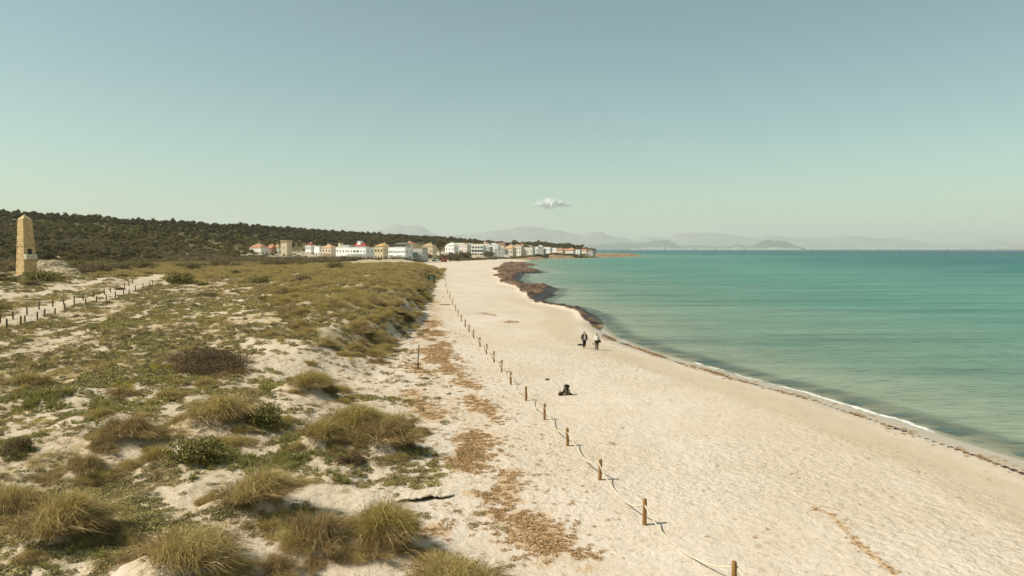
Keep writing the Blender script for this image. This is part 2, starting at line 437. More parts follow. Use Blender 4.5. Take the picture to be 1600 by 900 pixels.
# ---------------------------------------------------------------- big plants of the foreground (x, y, width, kind, name, label)
BIG = [
(-5.84, 20.28, 1.90, 'marram', 'tussock', 'brown wind-bent grass tussock in the foreground with pale bleached blades on its left'),
(-4.04, 20.85, 2.34, 'marram', 'tussock', 'large olive grass tussock in the foreground, right beside the brown wind-bent one'),
(-8.72, 22.80, 2.67, 'marram', 'tussock', 'yellow-green grass tussock up left of the brown wind-bent one'),
(-8.49, 17.64, 2.81, 'marram', 'tussock', 'straw yellow tussock cut by the bottom edge of the picture, left of centre'),
(-8.66, 30.35, 1.99, 'marram', 'tussock', 'leftmost tussock of the long grassy mound ending at the bare sand'),
(-7.60, 31.98, 2.70, 'marram', 'tussock', 'middle tussock of the long grassy mound ending at the bare sand'),
(-5.92, 31.11, 2.77, 'marram', 'tussock', 'front tussock of the long grassy mound, drooping onto the bare sand'),
(-5.90, 34.47, 1.78, 'marram', 'tussock', 'upright round tussock at the right tip of the long grassy mound, casting a dark shadow'),
(-12.21, 40.80, 2.87, 'marram', 'tussock', 'pointed olive tussock on a small sand hump behind the long grassy mound'),
(-13.80, 31.93, 3.29, 'marram', 'tussock', 'wide yellowish grass clump left of the dark green round bush'),
(-16.45, 29.06, 2.18, 'marram', 'tussock', 'brownish ragged grass clump among sand patches on the left'),
(-30.50, 42.85, 1.85, 'marram', 'tussock', 'lone dark round tussock on the flat ground at the left edge'),
(-16.19, 25.53, 1.44, 'marram', 'tussock', 'small brown tussock above the sand patches near the left edge'),
(-13.44, 19.74, 2.78, 'marram', 'tussock', 'broad straw coloured grass clump in the bottom left corner'),
(-16.70, 22.53, 1.90, 'marram', 'tussock', 'tall straw grass at the left edge above the bottom corner clump'),
(-1.42, 17.55, 2.60, 'marram', 'tussock', 'straw tussock just showing at the bottom edge beside the brown seaweed litter'),
(-11.67, 61.23, 2.41, 'marram', 'tussock', 'lone small tussock on the sand slope left of the wooden stake'),
(-20.24, 27.25, 1.53, 'heath', 'shrub', 'dark reddish brown low shrub at the left edge'),
(-20.90, 47.06, 7.50, 'heath', 'shrub', 'big dark heath mound with purple-brown top on the flat dune field'),
(-11.99, 32.36, 2.58, 'green', 'shrub', 'dark green round bush beside the wide yellowish grass clump'),
(-13.01, 27.33, 2.31, 'green', 'shrub', 'low bright green bush on sand in the left foreground'),
(-6.92, 28.48, 1.39, 'heath', 'shrub', 'dead brown crumbling shrub in front of the long grassy mound'),
(-70.04, 143.56, 8.34, 'green', 'shrub', 'dark green spreading bush at the end of the fenced sandy track'),
(-56.03, 150.05, 5.06, 'green', 'shrub', 'small round dark green bush right of the track end bush'),
(-87.02, 127.41, 7.40, 'green', 'shrub', 'dark green bush at the foot of the stone obelisk'),
(-69.75, 120.99, 2.27, 'heath', 'shrub', 'small dark brown bush standing on the pale track'),
(-117.01, 189.09, 7.09, 'heath', 'shrub', 'dark low bush beside the pale limestone outcrop'),
(-44.90, 145.00, 5.44, 'heath', 'shrub', 'flat brown bush at the rear edge of the dune field'),
]
for (hx, hy, hw, hk, hn, hl) in BIG:
    if hy < 60 and hw < 5: HUMMOCKS.append((hx - 0.12 * hw, hy + 0.1, hw * 0.5, (0.26 if hk == 'marram' else 0.12) * hw))

# ---------------------------------------------------------------- the ground sheet
LITTER = [
    ([(-10.95, 89.5), (-6.94, 66.9), (-5.1, 54.0), (-2.6, 45.5), (-1.47, 38.6), (-1.9, 33.3), (-2.22, 29.2), (-1.5, 26.1), (-0.24, 24.9), (0.66, 23.1), (1.14, 21.6), (1.56, 20.3), (2.49, 19.9)], 0.75),
    ([(-1.9, 36.0), (-1.9, 32.5), (-2.3, 30.0)], 1.0), ([(-3.6, 26.8), (-2.7, 28.3), (-2.1, 32.2)], 0.5), ([(0.0, 28.8), (-0.4, 26.2), (-0.7, 24.9)], 0.5),
    ([(-6.9, 45.5), (-5.3, 40.0), (-3.9, 37.6)], 0.6), ([(-3.1, 21.5), (-2.65, 23.0), (-2.1, 22.5)], 0.5), ([(-0.3, 24.8), (0.4, 22.6), (1.2, 21.0)], 0.65),
    ([(-9.5, 80.0), (-8.0, 62.0), (-6.6, 52.0)], 1.2), ([(-14, 128), (-11.5, 100), (-9.5, 84)], 1.0),
    ([(10.7, 26.8), (11.3, 25.6), (11.6, 24.3), (11.3, 21.9), (11.4, 19.8)], 0.22), ([(-5.3, 103.5), (-2.3, 97.6)], 0.7), ([(-0.9, 91.2), (1.0, 90.5)], 0.9),
]
WRACK = [(11.2, 103.2), (11.5, 97.8), (11.4, 90.6), (11.3, 83.5), (11.5, 77.1), (12.6, 72.7), (13.3, 71.0), (14.2, 66.0), (15.4, 60.0), (16.8, 57.3), (17.4, 54.2), (18.8, 50.5), (20.6, 46.0), (21.8, 40.0), (22.8, 35.0), (23.6, 29.0), (24.2, 20.0)]
def veg_density(x, y, dd=None):
    if dd is None: dd = dune_dist(x, y)
    big = fbm(x * 0.10, y * 0.09, 51, 3); mid = fbm(x * 0.45, y * 0.40, 52, 3)
    near = 1 - sstep(30, 52, y)
    cover = np.interp(dd, [-1.0, 1.0, 5.0, 14.0, 30.0], [0.05, 0.22, 0.46, 0.64, 0.70])
    cover = np.where((y > 56) & (y < 260), np.interp(dd, [-0.5, 0.6, 2.5, 30.0], [0, 0.55, 0.85, 0.72]), cover)
    v = cover + (big - 0.5) * np.where(near > 0.5, 1.3, 0.75) + (mid - 0.5) * 0.55
    trk = np.minimum(seg_dist(x, y, TRACK) - 1.7 + 1.6 * (fbm(x * 0.5, y * 0.4, 56) - 0.5), seg_dist(x, y, TRACK2) - 0.8 + 4.0 * (fbm(x * 0.25, y * 0.2, 53) - 0.42))
    fine = fbm(x * 0.9, y * 0.55, 54, 3)
    v = v + (fine - 0.5) * 0.9 * sstep(38, 60, y) * (1 - sstep(140, 200, y))
    v = v * sstep(-0.2, 1.2, trk)
    for sx_, sy_, sr in ((-17.0, 50.1, 3.0), (-19.0, 32.8, 1.5), (-14.7, 28.1, 1.6), (-9.5, 38.7, 2.4), (-10.2, 47.0, 3.4), (-8.0, 25.0, 2.0), (-10.8, 24.2, 1.6), (-7.2, 19.0, 1.3), (-14.0, 34.5, 1.6), (-11.5, 52.5, 2.6)):
        v = v - 0.75 * np.exp(-((x - sx_) / (1.6 * sr)) ** 2 - ((y - sy_) / sr) ** 2)
    return np.clip(v, 0, 1) * (dd > -1.5)
def build_ground():
    q = np.exp(np.linspace(math.log(12), math.log(1720), 470)); nc = 620
    ts = np.linspace(-1.08, 1.08, nc)
    Q, Tm = np.meshgrid(q, ts, indexing='ij')
    X = (Tm * Q).ravel(); Y = (Q - 12 + 0.0).ravel()
    Z = terrain(X, Y)
    sd = shore_dist(X, Y); dd = dune_dist(X, Y)
    m = np_mesh("ground", np.stack([X, Y, Z], 1), grid_faces(len(q), nc), ground_material(), True)
    weed = np.zeros(len(X))
    for pl, wd in LITTER:
        d = seg_dist(X, Y, pl)
        weed = np.maximum(weed, (0.74 if wd > 0.3 else 0.78) * np.exp(-(d / (wd * (1.75 if wd > 0.3 else 1.25))) ** 2))
    weed = weed * (0.25 + 1.25 * fbm(X * 0.6, Y * 0.4, 61))
    strip = sstep(-1.0, 2.5, -dd) * (1 - sstep(4.5, 7.5, -dd)) * (1 - sstep(150, 220, Y))
    weed = np.maximum(weed, strip * (-0.08 + 0.78 * fbm(X * 0.45, Y * 0.22, 62)))
    wd_ = seg_dist(X, Y, WRACK)
    wr = np.exp(-(wd_ / np.interp(Y, [20, 45, 70, 100], [0.16, 0.28, 0.45, 1.0])) ** 2) * (0.25 + 0.95 * fbm(X * 0.35, Y * 0.35, 63))
    bank = np.maximum(weed_bank(X, Y) * sstep(-1.2, -0.2, sd), wr)
    far = sstep(170, 420, Y) * (sd > 6) * (Y < 520) * (dd < 0)
    weed = np.maximum(weed, far * 0.35 * fbm(X * 0.05, Y * 0.02, 64))
    add_attr(m, "weed", weed)
    vd = veg_density(X, Y, dd) * (Y < 480) * np.interp(Y, [30, 60, 110, 200], [0.86, 0.80, 0.80, 0.95])
    vill = sstep(430, 500, Y) * sstep(0, 8, dd)
    add_attr(m, "veg", np.maximum(vd, vill * (0.35 + 0.4 * fbm(X * 0.05, Y * 0.05, 65))))
    add_attr(m, "wet", np.where(sd < 0, 1.0, np.exp(-(sd / 2.7) ** 2)) * (Y < 400))
    add_attr(m, "rock", sstep(600, 700, Y) * (dd < 8) * (sd > -8) * sstep(-25, 0, X))
    add_attr(m, "bank", bank)
    add_attr(m, "dune", sstep(-1.5, 4, dd) * (Y < 480))
    add_attr(m, "tramp", np.clip(sstep(3.5, 9, sd) * (0.1 + 1.9 * (fbm(X * 0.11, Y * 0.07, 67, 3) - 0.2)), 0, 1))
    add_attr(m, "damp", np.exp(-((sd - 5.5 - 3 * (fbm(X * 0.05, Y * 0.05, 66) - 0.5)) / 2.6) ** 2) * (Y < 140))
    k = Z - 6.0
    add_attr(m, "hill", sstep(0.0, 4.0, k) * (Y > 230))
    o = bpy.data.objects.new("ground", m); link(o); tag(o, kind="structure")
build_ground()

def build_sea():
    q = np.exp(np.linspace(math.log(12), math.log(12500), 520)); nc = 380
    ts = np.linspace(-0.5, 1.12, nc)
    Q, Tm = np.meshgrid(q, ts, indexing='ij')
    X = (Tm * Q).ravel(); Y = (Q - 12).ravel()
    sd = shore_dist(X, Y)
    sd = sd + (fbm(X * 0.25, Y * 0.12, 3) - 0.5) * np.interp(Y, [0, 90, 110, 300, 600], [0.3, 0.4, 1.6, 3.0, 5.0])
    m = np_mesh("sea", np.stack([X, Y, np.zeros_like(X)], 1), grid_faces(len(q), nc), sea_material(), True)
    off = -sd
    add_attr(m, "off", off)
    foam = 0.95 * np.exp(-(((X - 10.9) / 1.1) ** 2 + ((Y - 187.5) / 1.8) ** 2))
    foam = np.maximum(foam, 0.6 * np.exp(-((off - 1.0) / 1.4) ** 2) * (fbm(X * 0.06, Y * 0.06, 72) > 0.5) * (Y > 600))
    add_attr(m, "foam", foam)
    o = bpy.data.objects.new("sea", m); link(o); tag(o, kind="structure")
build_sea()

# ---------------------------------------------------------------- the far shore and the mountains across the bay
M_far = plain("far_woodland", (92, 98, 78), 0.95, 0.3, 0.004)
M_farrock = plain("far_rock", (136, 130, 112), 0.95, 0.35, 0.002)
def far_coast():
    xs = np.linspace(-12000, 21000, 180); ys = np.array([12000, 12060, 12300, 13000, 16000, 26500.0])
    X, Y = np.meshgrid(xs, ys); Y = Y + 260 * (fbm(X * 0.0006, X * 0 + 3, 81) - 0.5) * (Y < 12900)
    Z = np.array([-1.0, 3, 7, 10, 12, 12])[:, None] + 0 * X
    m = np_mesh("far_coast", np.stack([X.ravel(), Y.ravel(), Z.ravel()], 1), grid_faces(6, 180), M_far, True)
    tag(link(bpy.data.objects.new("far_coast", m)), kind="structure")
far_coast()
def mountain(dist, prof, depth, seed, mat):
    """a range with real depth; profile as (bearing x/y, height over y) pairs"""
    us = np.array([a for a, b in prof]); hs = np.array([b for a, b in prof])
    n = 220; T = np.linspace(us[0], us[-1], n); W = np.linspace(-1, 1, 26)
    Tm, Wm = np.meshgrid(T, W)
    Y = dist + Wm * depth; X = Tm * dist * (1 + 0 * Wm)
    H = np.interp(Tm, us, hs) * dist * (0.82 + 0.34 * fbm(Tm * dist * 0.0013, Tm * 0 + seed, seed, 5))
    env = np.clip(1 - np.abs(Wm) ** 1.3, 0, 1)
    Z = H * env * (1 - 0.35 * (1 - env) * 0) + 0.35 * H * env * (fbm(X * 0.0012, Y * 0.0012, seed, 5) - 0.95) * (np.abs(Wm) > 0.04) + 8
    Z = np.where(np.abs(Wm) < 0.05, H + 8, Z)
    m = np_mesh("mountain_range", np.stack([X.ravel(), Y.ravel(), Z.ravel()], 1), grid_faces(26, n), mat, True)
    tag(link(bpy.data.objects.new("mountain_range", m)), kind="structure")
def prof(px): return [((u - 800) / 1067.0, max(0.0, (388.6 - v) / 1067.0)) for u, v in px]
mountain(13600, prof([(1158, 389), (1166, 386), (1176, 382.5), (1188, 377), (1196, 373), (1201, 371.5), (1208, 374), (1216, 373), (1224, 374), (1231, 378), (1238, 385), (1248, 389)]), 900, 91, M_far)
mountain(16000, prof([(840, 389), (880, 386), (910, 383), (960, 379), (985, 378), (1010, 377), (1022, 374.5), (1042, 374), (1054, 379), (1062, 383.5), (1072, 382), (1085, 382.5), (1101, 381), (1115, 383.5), (1140, 383), (1152, 380.5), (1165, 383), (1190, 388), (1200, 389)]), 1200, 92, M_far)
mountain(20500, prof([(470, 380), (520, 374), (570, 366), (605, 358), (620, 352.5), (635, 353.5), (655, 352), (668, 355), (680, 363), (692, 368.5), (715, 366), (740, 364.5), (770, 361), (790, 355), (812, 351.5), (835, 350), (850, 352), (866, 356), (874, 357), (888, 362), (905, 367), (918, 364), (930, 363), (938, 361.5), (946, 366), (958, 370), (975, 370), (992, 374), (1030, 381), (1070, 388)]), 1700, 93, M_farrock)
mountain(23500, prof([(980, 380), (1010, 370), (1030, 369.5), (1048, 370), (1056, 363), (1075, 361), (1100, 361.5), (1125, 360.5), (1145, 365), (1165, 369), (1182, 372), (1200, 368), (1214, 367), (1228, 371), (1260, 371), (1290, 370), (1325, 370), (1350, 368.3), (1368, 371), (1398, 369), (1412, 374), (1440, 377), (1452, 380), (1480, 382), (1510, 383), (1526, 379.5), (1535, 373.5), (1552, 374), (1572, 377), (1600, 376.5), (1650, 376), (1720, 380), (1800, 384)]), 1700, 94, M_farrock)
mountain(13200, prof([(1520, 388.4), (1560, 386.5), (1585, 384), (1600, 382.5), (1640, 381.5), (1680, 382), (1740, 386)]), 700, 95, plain("far_tan_hill", (150, 132, 104), 0.95, 0.3, 0.004))
# ---------------------------------------------------------------- plants: prototypes made of many blades or leaves
M_grass = foliage("grass_blades", 0.7, 0.30)
M_leaf = foliage("shrub_leaves", 0.7, 0.18)
M_bark = plain("bark", (92, 76, 60), 0.9, 0.35, 4.0, 0.02)
def pal(cols, n, rng, jit=0.18):
    """n colours drawn from a weighted palette of sRGB triples"""
    w = np.array([c[3] for c in cols], float); w /= w.sum()
    base = np.array([lin(*c[:3])[:3] for c in cols])
    k = rng.choice(len(cols), n, p=w)
    c = base[k] * (1 + jit * (rng.random((n, 1)) * 2 - 1))
    return np.clip(c, 0, 1)
def blades(base, dirv, length, width, droop, col, rng):
    """curved tapering blades: 3 cross-sections, 3 triangles each"""
    n = len(base)
    d = dirv / np.linalg.norm(dirv, axis=1, keepdims=True)
    side = np.cross(d, rng.normal(size=(n, 3))); side /= np.linalg.norm(side, axis=1, keepdims=True)
    L = length[:, None]; wv = side * width[:, None] * 0.5
    hd = d.copy(); hd[:, 2] = 0
    p1 = base + d * L * 0.5
    p2 = base + d * L * 0.93 + hd * L * droop[:, None] * 0.6; p2[:, 2] -= (L[:, 0] * droop * 0.75)
    p2[:, 2] = np.maximum(p2[:, 2], base[:, 2] * 0 + 0.01)
    V = np.stack([base - wv, base + wv, p1 - wv * 0.8, p1 + wv * 0.8, p2], 1).reshape(-1, 3)
    i = np.arange(n)[:, None] * 5
    F = np.concatenate([i + [0, 1, 3], i + [0, 3, 2], i + [2, 3, 4]], 0)
    return V, F, np.repeat(col, 5, 0)
def leaves(pos, size, col, rng, nrm=None, asp=0.6):
    n = len(pos)
    if nrm is None: nrm = rng.normal(size=(n, 3))
    nrm = nrm / (np.linalg.norm(nrm, axis=1, keepdims=True) + 1e-9)
    a = np.cross(nrm, rng.normal(size=(n, 3))); a /= (np.linalg.norm(a, axis=1, keepdims=True) + 1e-9)
    b = np.cross(nrm, a)
    s = size[:, None]
    V = np.stack([pos - a * s, pos - b * s * asp, pos + a * s, pos + b * s * asp], 1).reshape(-1, 3)
    i = np.arange(n)[:, None] * 4
    F = np.concatenate([i + [0, 1, 2], i + [0, 2, 3]], 0)
    return V, F, np.repeat(col, 4, 0)
def plant_mesh(name, parts, mat):
    V = []; F = []; K = []; o = 0
    for v, f, c in parts:
        V.append(v); F.append(f + o); K.append(c); o += len(v)
    m = np_mesh(name, np.concatenate(V), np.concatenate(F), mat, True)
    k = np.concatenate(K); k = np.concatenate([k, np.ones((len(k), 1))], 1)
    add_attr(m, "col", k, 'FLOAT_COLOR')
    return m
STRAW = [(212, 188, 124, 3), (190, 166, 104, 3), (164, 146, 86, 3), (140, 130, 70, 2), (226, 208, 158, 1), (140, 112, 72, 1)]
OLIVE = [(190, 170, 98, 3), (166, 152, 80, 3), (132, 118, 60, 2), (212, 190, 120, 2), (228, 208, 152, 0.8), (134, 104, 66, 1.5)]
BROWN = [(168, 140, 94, 3), (186, 160, 110, 3), (132, 106, 70, 2.5), (144, 130, 76, 2), (214, 194, 144, 0.8), (104, 78, 52, 1.5)]
def tussock(name, seed, n=1900, pal_=OLIVE, R=0.75, Hh=0.95, wind=(0.45, -0.12)):
    """a wind-bent clump of marram, about 1 m in radius"""
    r = np.random.default_rng(seed)
    nc = 11
    cx = r.normal(size=(nc, 2)) * R * 0.42 * [1.25, 0.8]
    lean = r.normal(size=(nc, 2)) * 0.32; tall = r.uniform(0.55, 1.2, nc)
    k = r.choice(nc, n, p=(lambda w_: w_ / w_.sum())(r.uniform(0.3, 1.5, nc)))
    p = cx[k] + r.normal(size=(n, 2)) * R * 0.15
    base = np.concatenate([p, np.zeros((n, 1))], 1)
    rad = np.linalg.norm(p, axis=1)
    base[:, 2] = 0.22 * np.exp(-(rad / (R * 0.6)) ** 2) * r.random(n)
    out = p / (R * 0.9) * 0.55 + lean[k]
    d = np.concatenate([out + r.normal(size=(n, 2)) * 0.28 + np.array(wind) * r.uniform(0.4, 1.4, (n, 1)), np.ones((n, 1))], 1)
    ln = Hh * r.uniform(0.45, 1.1, n) * tall[k] * (1 + 0.35 * (r.random(n) > 0.94)) * np.clip(1.1 - 0.35 * rad / R, 0.5, 1.1)
    dr = r.uniform(0.1, 0.9, n)
    wd = r.uniform(0.004, 0.010, n)
    V1 = blades(base, d, ln, wd, dr, pal(pal_, n, r), r)
    # dead thatch hugging the ground
    q = n // 3
    a = r.uniform(0, 2 * math.pi, q); rr = R * np.sqrt(r.random(q)) * 1.05
    b2 = np.stack([np.cos(a) * rr, np.sin(a) * rr, r.random(q) * 0.12], 1)
    d2 = np.stack([np.cos(a) + wind[0] + r.normal(size=q) * 0.6, np.sin(a) + wind[1] + r.normal(size=q) * 0.6, r.uniform(0.1, 0.7, q)], 1)
    q3 = 170; a3 = r.uniform(0, 6.28, q3); b3 = np.concatenate([cx[r.integers(0, nc, q3)] + r.normal(size=(q3, 2)) * 0.1, np.full((q3, 1), 0.05)], 1)
    V3 = blades(b3, np.stack([np.cos(a3) * 0.9 + wind[0], np.sin(a3) * 0.9 + wind[1], r.uniform(0.2, 1.0, q3)], 1), Hh * r.uniform(0.8, 1.35, q3), r.uniform(0.005, 0.011, q3), r.uniform(0.3, 1.0, q3), pal([(224, 204, 152, 2), (196, 172, 120, 2), (150, 122, 82, 1)], q3, r), r)
    V2 = blades(b2, d2, r.uniform(0.25, 0.6, q), r.uniform(0.008, 0.016, q), r.uniform(0.2, 0.6, q), pal(BROWN, q, r), r)
    return plant_mesh(name, [V1, V2, V3], M_grass)
HEATH = [(108, 84, 64, 3), (124, 98, 76, 2), (94, 80, 50, 3), (136, 116, 82, 1), (114, 104, 58, 1)]
GREEN = [(122, 118, 58, 3), (140, 132, 70, 3), (100, 94, 46, 3), (154, 142, 84, 1), (118, 96, 62, 1)]
GREYSCRUB = [(138, 120, 84, 3), (122, 108, 72, 3), (108, 100, 60, 2), (154, 134, 100, 2), (94, 82, 54, 2)]
PINE = [(92, 84, 38, 3), (108, 96, 44, 3), (76, 68, 30, 3), (122, 108, 52, 1.5), (112, 88, 54, 1)]
MACCHIA = [(116, 108, 50, 3), (132, 120, 58, 2), (96, 88, 42, 3), (142, 126, 68, 1.5), (122, 98, 64, 1)]
def shrub(name, seed, pal_, n=2600, flat=0.45, leaf=0.045, lobes=9, mat=None):
    """a dome of leafy twigs, radius 1: lobes of different heights, leaves through the outer half"""
    r = np.random.default_rng(seed)
    a = r.uniform(0, 2 * math.pi, lobes); q = np.sqrt(r.random(lobes)) * 0.62
    c = np.stack([np.cos(a) * q, np.sin(a) * q, r.uniform(0.05, 0.30, lobes)], 1)
    lr = r.uniform(0.28, 0.46, lobes)
    k = r.integers(0, lobes, n)
    u = r.normal(size=(n, 3)); u /= np.linalg.norm(u, axis=1, keepdims=True)
    rr = (0.55 + 0.45 * np.sqrt(r.random(n))) * (1 + 0.10 * (r.random(n) ** 4))
    p = c[k] + u * (lr[k] * rr)[:, None]
    p[:, 2] = np.abs(p[:, 2]) * flat / 0.45
    tone = (0.8 + 0.4 * r.random(lobes))[k][:, None]
    V1 = leaves(p, leaf * r.uniform(0.6, 1.4, n), np.clip(pal(pal_, n, r) * tone, 0, 1), r, u + r.normal(size=(n, 3)) * 0.7, 0.55)
    m2 = n // 6
    k2 = r.integers(0, lobes, m2)
    d = c[k2] + r.normal(size=(m2, 3)) * 0.25; d[:, 2] = np.abs(d[:, 2]) + 0.2
    V2 = blades(np.concatenate([r.normal(size=(m2, 2)) * 0.1, np.zeros((m2, 1))], 1), d, r.uniform(0.4, 0.8, m2) * np.linalg.norm(d, axis=1) * 1.4 * flat / 0.45, np.full(m2, 0.012), r.uniform(0, 0.3, m2), pal([(86, 70, 52, 1), (110, 92, 70, 1)], m2, r), r)
    return plant_mesh(name, [V1, V2], mat or M_leaf)
def tuft(name, seed, pal_, n=46, hh=0.16, rad=0.17, wide=0.014, up=0.7):
    r = np.random.default_rng(seed)
    p = np.concatenate([r.normal(size=(n, 2)) * rad * 0.5, np.zeros((n, 1))], 1)
    d = np.concatenate([p[:, :2] / rad * 0.8 + r.normal(size=(n, 2)) * 0.6 + [0.15, 0], np.full((n, 1), up)], 1)
    return plant_mesh(name, [blades(p, d, hh * r.uniform(0.5, 1.3, n), wide * r.uniform(0.6, 1.4, n), r.uniform(0.1, 0.5, n), pal(pal_, n, r), r)], M_grass)
def mat_plant(name, seed, pal_, n=130, rad=0.22, leaf=0.030, hh=0.07):
    r = np.random.default_rng(seed)
    q = rad * np.sqrt(r.random(n)); a = r.uniform(0, 6.28, n)
    p = np.stack([np.cos(a) * q * 1.2, np.sin(a) * q, hh * r.random(n) * (1 - (q / rad) ** 2 * 0.8) + 0.01], 1)
    return plant_mesh(name, [leaves(p, leaf * r.uniform(0.6, 1.5, n), pal(pal_, n, r), r, np.stack([r.normal(size=n) * 0.5, r.normal(size=n) * 0.5, np.ones(n)], 1))], M_leaf)

def new_coll(name):
    c = bpy.data.collections.new(name); C.children.link(c); return c
K_marram = new_coll("marram plants"); K_shrub = new_coll("dune shrubs"); K_scrub = new_coll("grey scrub bushes"); K_cover = new_coll("low dune plants"); K_pine = new_coll("pine crowns")

def scatter(name, coll, P, rot, scl, idx, mat, label=None, cat=None):
    """many small plants as one mass: instances of the plants in a collection on given points"""
    m = bpy.data.meshes.new(name)
    P = np.asarray(P, np.float32)
    m.vertices.add(len(P)); m.vertices.foreach_set("co", P.ravel())
    add_attr(m, "rot", rot); add_attr(m, "idx", idx, 'INT')
    a = m.attributes.new("scl", 'FLOAT_VECTOR', 'POINT'); a.data.foreach_set("vector", np.asarray(scl, np.float32).ravel())
    m.materials.append(mat)
    o = bpy.data.objects.new(name, m); link(o); tag(o, label, cat, None, "stuff")
    g = bpy.data.node_groups.new(name, 'GeometryNodeTree')
    g.interface.new_socket("Geometry", in_out='INPUT', socket_type='NodeSocketGeometry')
    g.interface.new_socket("Geometry", in_out='OUTPUT', socket_type='NodeSocketGeometry')
    nin = g.nodes.new("NodeGroupInput"); nout = g.nodes.new("NodeGroupOutput")
    ci = g.nodes.new("GeometryNodeCollectionInfo"); ci.transform_space = 'ORIGINAL'
    ci.inputs["Collection"].default_value = coll
    ci.inputs["Separate Children"].default_value = True; ci.inputs["Reset Children"].default_value = True
    ip = g.nodes.new("GeometryNodeInstanceOnPoints"); ip.inputs["Pick Instance"].default_value = True
    def na(nm, ty):
        q = g.nodes.new("GeometryNodeInputNamedAttribute"); q.data_type = ty; q.inputs["Name"].default_value = nm; return q.outputs["Attribute"]
    cx = g.nodes.new("ShaderNodeCombineXYZ"); g.links.new(na("rot", 'FLOAT'), cx.inputs[2])
    e2r = g.nodes.new("FunctionNodeEulerToRotation"); g.links.new(cx.outputs[0], e2r.inputs[0])
    g.links.new(nin.outputs[0], ip.inputs["Points"]); g.links.new(ci.outputs[0], ip.inputs["Instance"])
    g.links.new(na("idx", 'INT'), ip.inputs["Instance Index"]); g.links.new(e2r.outputs[0], ip.inputs["Rotation"])
    g.links.new(na("scl", 'FLOAT_VECTOR'), ip.inputs["Scale"]); g.links.new(ip.outputs[0], nout.inputs[0])
    md = o.modifiers.new("scatter", 'NODES'); md.node_group = g
    return o

MARRAM = [tussock("marram", 1, 3600, OLIVE), tussock("marram", 2, 3400, STRAW), tussock("marram", 3, 3400, BROWN), tussock("marram", 4, 3000, OLIVE, 0.6, 1.1), tussock("marram", 5, 3200, STRAW, 0.85, 0.8)]
SHR = {'heath': [shrub("heath_shrub", 11, HEATH, 3200, 0.34, 0.035), shrub("heath_shrub", 12, HEATH, 2600, 0.40, 0.04)], 'green': [shrub("green_shrub", 13, GREEN, 3200, 0.40, 0.04), shrub("green_shrub", 14, GREEN, 2600, 0.46, 0.045)]}
BIGHEATH = shrub("heath_shrub", 15, HEATH, 30000, 0.15, 0.012, 34)
MKIND = [2, 0, 1, 4, 0, 0, 2, 3, 0, 1, 2, 3, 2, 1, 4, 4, 0]
mi = 0
for (x, y, w, kind, nm, lab) in BIG:
    r = random.Random(int(x * 100 + y))
    if kind == 'marram':
        me = MARRAM[MKIND[mi]]; mi += 1; s = w / 2.0; grp = "large dune grass tussocks"; kc = K_marram; cat = "grass"
        sz = max(0.95, min(1.5, s * 1.25))
    else:
        me = BIGHEATH if w > 7 and kind == 'heath' and y < 60 else SHR[kind][r.randrange(2)]; s = w / 1.75; grp = "dune shrubs"; kc = K_shrub; cat = "shrub"
        sz = s * (1.0 if y < 60 else 0.8) * (0.75 if w > 7 and y < 60 else 1.0)
    o = bpy.data.objects.new(("grass_tussock" if kind == 'marram' else "dune_shrub"), me)
    kc.objects.link(o)
    o.location = (x, y, tz(x, y) - 0.05); o.rotation_euler = (r.uniform(-0.1, 0.1), r.uniform(-0.05, 0.16), r.uniform(-0.7, 0.7)); o.scale = (s * r.uniform(0.9, 1.2), s * r.uniform(0.75, 1.05), sz * r.uniform(0.85, 1.1))
    tag(o, lab, cat, grp)

# low plants: the first of each kind stand in the foreground, the rest are one mass of ground cover
COVERPAL = {'grey': [(152, 141, 95, 3), (134, 123, 78, 3), (168, 153, 109, 2), (112, 101, 63, 2)], 'green': [(156, 146, 82, 3), (170, 156, 96, 3), (134, 124, 68, 2), (184, 168, 110, 1)], 'straw': STRAW, 'brown': BROWN, 'fresh': [(144, 140, 78, 3), (166, 158, 98, 2), (122, 118, 66, 2)]}
cov = [("grey_mat_plant", mat_plant("grey_mat_plant", 31, COVERPAL['grey'])), ("grey_mat_plant", mat_plant("grey_mat_plant", 32, COVERPAL['grey'], 90, 0.18)),
       ("green_mat_plant", mat_plant("green_mat_plant", 33, COVERPAL['green'], 120)), ("sand_lily", tuft("sand_lily", 34, COVERPAL['fresh'], 26, 0.26, 0.14, 0.030, 0.9)),
       ("dry_grass_tuft", tuft("dry_grass_tuft", 35, STRAW, 70, 0.28, 0.18, 0.009, 0.8)), ("dry_grass_tuft", tuft("dry_grass_tuft", 36, BROWN, 60, 0.22, 0.2, 0.010, 0.6)),
       ("dry_sprig", tuft("dry_sprig", 37, BROWN, 18, 0.14, 0.10, 0.012, 0.3)), ("yellow_flower", mat_plant("yellow_flower", 38, [(206, 186, 40, 3), (226, 204, 60, 2), (110, 116, 48, 3)], 110, 0.3, 0.022, 0.16))]
cov_at = [(-9.9, 24.6, "small grey mat plant on bare sand left of the yellow-green tussock"), (-11.2, 24.9, "smaller grey mat plant on bare sand in the left foreground"), (-9.2, 27.0, "green mat plant on sand above the yellow-green tussock"),
          (-10.4, 21.6, "green strap-leaved sand lily in the left foreground"), (-6.4, 25.6, "dry straw tuft on bare sand above the two foreground tussocks"), (-9.6, 19.2, "brown dry tuft near the bottom edge left of the wind-bent tussock"),
          (-7.6, 23.6, "thin brown sprig on bare sand beside the foreground tussocks"), (-25.07, 47.37, "small yellow flowering plant at the left foot of the big heath mound")]
for i, ((nm, me), (x, y, lab)) in enumerate(zip(cov, cov_at)):
    o = bpy.data.objects.new("%s" % nm, me)
    K_cover.objects.link(o)
    o.location = (x, y, tz(x, y)); o["label"] = lab; o["category"] = "plant"
